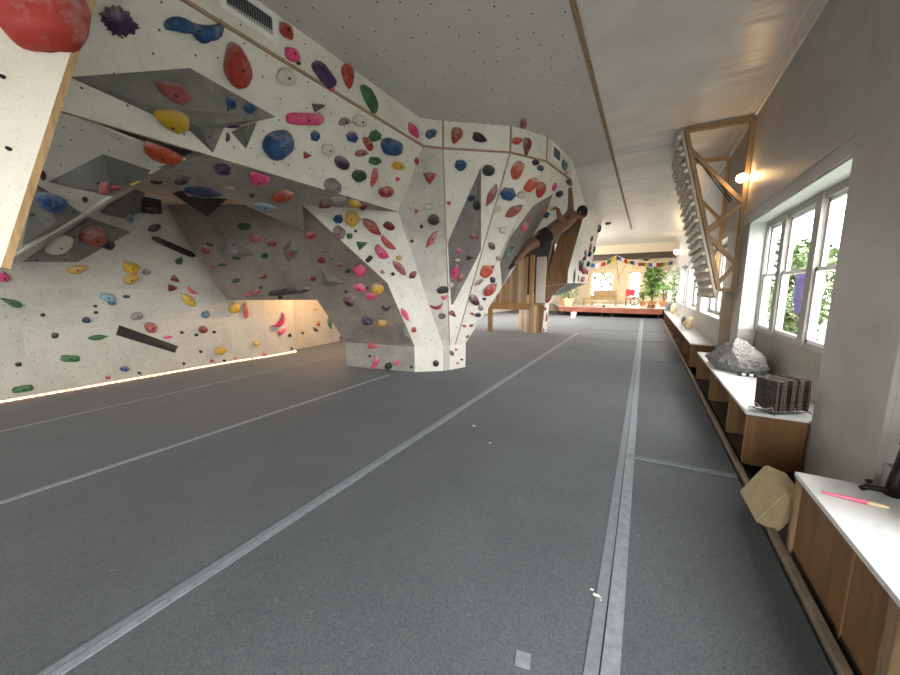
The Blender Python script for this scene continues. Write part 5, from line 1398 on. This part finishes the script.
# plants
def leaf_cluster(bm, c, n, spread, size, rr, flat=.5):
    for _ in range(n):
        u = V((rr.gauss(0,1), rr.gauss(0,1), rr.gauss(0,1))); u = u.normalized()*(rr.random()**.45)
        p = V(c)+V((u.x*spread[0], u.y*spread[1], u.z*spread[2])); s = size*rr.uniform(.6, 1.3)
        d = V((rr.uniform(-1,1), rr.uniform(-1,1), rr.uniform(-.6,.8))).normalized(); x = d.cross(V((rr.uniform(-1,1),rr.uniform(-1,1),1))).normalized()
        up_ = d.cross(x)*.12*s
        a_ = bm.verts.new(p); b1 = bm.verts.new(p+d*s*.5+x*s*.32+up_); b2 = bm.verts.new(p+d*s); b3 = bm.verts.new(p+d*s*.5-x*s*.32+up_); m_ = bm.verts.new(p+d*s*.55)
        bm.faces.new((a_, b1, m_)); bm.faces.new((a_, m_, b3)); bm.faces.new((b1, b2, m_)); bm.faces.new((m_, b2, b3))
def potted(px, py, y, z0, hgt, spread, n, size, label, leafm, pot='terracotta', potr=.2, name='potted_plant', blossoms=0, seed=1):
    rr = random.Random(seed); p = at(px, py, y); x = p.x
    t = thing(name, label, 'plant', (x, y, z0))
    bm = bmesh.new(); lathe(bm, (x, y, z0), [(potr*.7,0),(potr,potr*1.3),(potr*1.08,potr*1.3),(potr*1.08,potr*1.5),(potr*.9,potr*1.5),(potr*.85,potr*1.3),(.01,potr*1.3)], 18); obj('pot', bm, M[pot], t)
    zt = z0+potr*1.4; bm = bmesh.new()
    for k in range(4):
        o_ = V((rr.uniform(-1,1)*spread[0]*.5, rr.uniform(-1,1)*spread[1]*.5, 0)); tube(bm, [(x,y,zt-.05), V((x,y,zt+hgt*.4))+o_*.5, V((x,y,zt+hgt*.85))+o_], [.03,.02,.008], 6)
    obj('stem', bm, M['bark'], t)
    bm = bmesh.new(); leaf_cluster(bm, (x, y, zt+hgt*.55), n, (spread[0], spread[1], hgt*.5), size, rr); obj('foliage', bm, M[leafm], t, recalc=False)
    if blossoms:
        bm = bmesh.new(); leaf_cluster(bm, (x, y, zt+hgt*.55), blossoms, (spread[0]*1.05, spread[1]*1.05, hgt*.52), size*.8, rr); obj('blossoms', bm, M['petal'], t, recalc=False)
    return t
potted(652, 300, 22.8, DZ, 2.1, (.5,.4), 240, .34, 'tall leafy green plant in a terracotta pot at the stage end', 'leaf', potr=.24, seed=3)
potted(675, 300, 19.45, ZT, 2.0, (.26,.5), 330, .14, 'tall white flowering shrub on the farthest bench beside the window wall', 'leaf', potr=.15, blossoms=330, seed=5)
potted(664, 300, 24.2, DZ, 1.7, (.5,.4), 200, .2, 'white flowering plant between the leafy plant and the tall shrub', 'leaf2', potr=.22, blossoms=170, seed=8)
potted(643, 302, 24.8, DZ, .8, (.35,.3), 90, .2, 'small plant in a pot right of the exercise bike', 'leaf2', potr=.2, seed=11)
potted(569, 298, 22.4, DZ, .9, (.55,.4), 160, .17, 'pale bushy plant in a tan tub at the left end of the stage', 'leaf2', pot='tan', potr=.32, blossoms=70, seed=13)
potted(564, 298, 23.4, DZ, .8, (.45,.4), 130, .17, 'bushy plant behind the tan tub at the left end of the stage', 'leaf2', pot='pine', potr=.25, blossoms=60, seed=17)
p = at(651, 303, 21.7); t = thing('clay_bowl', 'low terracotta bowl on the stage before the tall leafy plant', 'bowl', (p.x, 21.7, DZ))
bm = bmesh.new(); lathe(bm, (p.x, 21.7, DZ), [(.14,0),(.26,.12),(.28,.12),(.24,.1),(.02,.05)], 18); obj('bowl', bm, M['terracotta'], t)
bm = bmesh.new(); 
for k in range(5): ball(bm, (p.x+.12*math.cos(k*1.3), 21.7+.12*math.sin(k*1.3), DZ+.13), .06, 1)
obj('soil', bm, M['bark'], t)
# things on the farther benches
def pebble(name, px, py, r, mm, label, cat, sc=(1,1,1), y=None, seed=1):
    z = ZT; p = on_z(px, py, z); bm = bmesh.new(); vs = ball(bm, (0,0,0), r, 3)
    for v in vs:
        k = 1+.25*mn.noise(v.co.normalized()*1.6+V((seed,0,0)))+.08*mn.noise(v.co.normalized()*6)
        v.co = V((v.co.x*sc[0]*k, v.co.y*sc[1]*k, v.co.z*sc[2]*k))
    zm_ = min(v.co.z for v in vs); bmesh.ops.translate(bm, vec=V((min(p.x, WX-.2), p.y, z-zm_-.003)), verts=vs)
    tag(obj(name, bm, M[mm]), label, cat)
pebble('rock', 670, 312, .24, 'granite', 'big grey rock on the farthest bench beside the stage', 'rock', (.8,1.1,1), seed=2)
pebble('rock', 702, 328, .09, 'tan', 'rounded tan rock on the bench below the second window', 'rock', (1,1.2,1.1), seed=3)
pebble('rock', 706, 327, .07, 'terracotta', 'small orange brown rock next to the rounded tan rock', 'rock', seed=4)
pebble('rock', 697, 325, .08, 'granite', 'small dark grey rock behind the rounded tan rock', 'rock', (.7,1,1.5), seed=5)
pebble('rock', 713, 331, .12, 'tan', 'largest pale rock leaning at the near end of the second bench', 'rock', (.6,1.3,1.5), seed=6)
pebble('rock', 684, 315, .14, 'tan', 'pointed tan rock on the bench before the third window', 'rock', (.7,1,1.6), seed=7)
p = on_z(704, 331.5, ZT); tag(obj('tray', B((p.x-.06, p.y-.25, ZT-.002), (p.x+.08, p.y+.22, ZT+.045), bev=.006), M['white']), 'small white tray at the near end of the second bench', 'tray')
p = on_z(719, 337, ZT); tag(obj('notebook', B((p.x-.09, p.y-.02, ZT-.002), (p.x+.06, p.y+.13, ZT+.02), bev=.003), M['black']), 'small black notebook at the near corner of the second bench', 'notebook')
# wooden upright board below the campus board
tag(obj('wall_board', B((WX-.025, 6.95, .0), (WX-.001, 7.75, 1.48)), M['pinedull']), 'weathered wooden board on the wall below the rung board', 'board')

# ------------------------------------------------------------------ outside
M['lawn'] = plain('mossy yard', (.17,.175,.15), .9, .15, 3, bmp=.2)
struct('ground', B((1.7,-25,-.6), (60,45,-.5)), M['lawn']); struct('ground', B((-40,28.2,-.6), (1.7,60,-.5)), M['lawn']); struct('ground', B((-40,-25,-.6), (1.7,-6.3,-.5)), M['lawn'])
M['tleaf'] = plain('tree leaves', (.045,.08,.02), .6, .6, 1.5)
def tree(x, y, h, r, n, label, name='tree', seed=0, z=-.5):
    rr = random.Random(seed); t = thing(name, label, 'tree' if name == 'tree' else 'bush', (x, y, z))
    bm = bmesh.new(); tube(bm, [(x,y,z),(x+.1,y,z+h*.4),(x,y+.1,z+h*.8)], [.16*h/6+.03,.11*h/6+.02,.03], 8); obj('trunk', bm, M['bark'], t)
    bm = bmesh.new()
    for k in range(9):
        a_ = rr.uniform(0,6.28); q = rr.uniform(.2,.7)*r
        leaf_cluster(bm, (x+q*math.cos(a_), y+q*math.sin(a_), z+h*rr.uniform(.35,.95)), n//9, (r*.55,r*.55,h*.22), .32 if name == 'tree' else .16, rr)
    obj('foliage', bm, M['tleaf'], t, recalc=False)
tree(5.4, 20.5, 3.9, 1.7, 900, 'leafy tree outside seen through the middle pane of the big window', seed=1)
tree(9.5, 31, 4.6, 2.6, 1300, 'leafy tree farther back outside the big window', seed=2)
tree(3.75, 13.6, 1.8, .8, 1000, 'green bush just outside the big window', 'bush', seed=3)
tree(5.0, 17.0, 2.2, 1.0, 1200, 'sunlit bush outside behind the hanging cloth', 'bush', seed=4)
tree(-2.6, 33, 4.5, 1.8, 1000, 'pale green tree outside the far left window', seed=6)
# neighbour's white fence and hanging purple cloth
fn_ = thing('garden_fence', 'white board fence in the garden outside the big window', 'fence', (6.2, 13, -.5))
for k in range(14): obj('board', B((6.3, 9+k*.72, -.5), (6.35, 9.62+k*.72, .95)), M['white'], fn_)
obj('rail', B((6.35, 9, .6), (6.4, 19, .72)), M['white'], fn_)
M['cloth'] = plain('purple cloth', (.06,.05,.13), .8, .3); M['cloth2'] = plain('white cloth', (.3,.3,.32), .8, .05)
cl = thing('washing_line', 'line outside the big window with a purple and a white cloth hung on it', 'washing line', (3.3, 9.2, -.5))
a, b_ = V((3.05, 8.2, 1.95)), V((3.05, 12.2, 1.95))
bm = bmesh.new(); tube(bm, [a, (a+b_)/2-V((0,0,.06)), b_], .008, 5); obj('line', bm, M['white'], cl)
for y in (8.2, 12.2): bm = bmesh.new(); tube(bm, [(3.05,y,-.5),(3.05,y,2.0)], .03, 8); obj('post', bm, M['white'], cl)
for nm, y0, y1, z0, mm in (('purple_cloth', 10.55, 11.3, .95, 'cloth'), ('white_cloth', 9.7, 10.4, .9, 'cloth2')):
    bm = bmesh.new(); g = []
    for i in range(9):
        u = i/8; g.append([bm.verts.new((3.05+.05*math.sin(u*14+j), y0+(y1-y0)*u*(1-.55*j/5), 1.9+(z0-1.9)*j/5)) for j in range(6)])
    for i in range(8):
        for j in range(5): bm.faces.new((g[i][j], g[i+1][j], g[i+1][j+1], g[i][j+1]))
    bmesh.ops.solidify(bm, geom=list(bm.faces), thickness=.006); obj(nm, bm, M[mm], cl, smooth=True)

# ------------------------------------------------------------------ light
w = bpy.data.worlds.new('sky'); scene.world = w; w.use_nodes = True; nt = w.node_tree; bg = nt.nodes['Background']
bg.inputs['Color'].default_value = (1.0, .98, .93, 1); bg.inputs['Strength'].default_value = WORLD
def area(nm, loc, size, rot, power, col=(1,1,1), portal=False):
    l = bpy.data.lights.new(nm, 'AREA'); l.shape = 'RECTANGLE'; l.size, l.size_y = size; l.energy = power; l.color = col
    if portal: l.cycles.is_portal = True
    o = bpy.data.objects.new(nm, l); COL.objects.link(o); o.location = loc; o.rotation_euler = rot; return o
for i, (a, b_, z0, z1) in enumerate(WIN):
    area('window_portal', (WX+WT+.02, (a+b_)/2, (z0+z1)/2), (z1-z0, b_-a), (0, math.radians(90), 0), 1, portal=True)
for (a, b_, z0, z1) in WIN_FILL: area('window_portal', (-9.62, (a+b_)/2, (z0+z1)/2), (z1-z0, b_-a), (0, math.radians(-90), 0), 1, portal=True)
area('window_portal', (-1.2, -6.25, 1.7), (4.4, 2.4), (math.radians(90), 0, 0), 1, portal=True)
for i in (1, 3):
    area('window_portal', ((xs[i]+xs[i+1])/2, FW_Y+.3, 1.85), (xs[i+1]-xs[i], 1.8), (math.radians(-90), 0, 0), 1, portal=True)
def lamp(nm, loc, power, col, r=.1):
    l = bpy.data.lights.new(nm, 'POINT'); l.energy = power; l.color = col; l.shadow_soft_size = r
    o = bpy.data.objects.new(nm, l); COL.objects.link(o); o.location = loc; return o
for L_ in LAMPS: lamp(*L_)
scene.view_settings.view_transform = 'Standard'; scene.view_settings.look = 'None'; scene.view_settings.gamma = 1
scene.view_settings.exposure = EXPO
scene.cycles.max_bounces = 8; scene.cycles.diffuse_bounces = 5; scene.cycles.glossy_bounces = 3; scene.cycles.transparent_max_bounces = 12
scene.cycles.use_denoising = True; scene.cycles.sample_clamp_indirect = 6
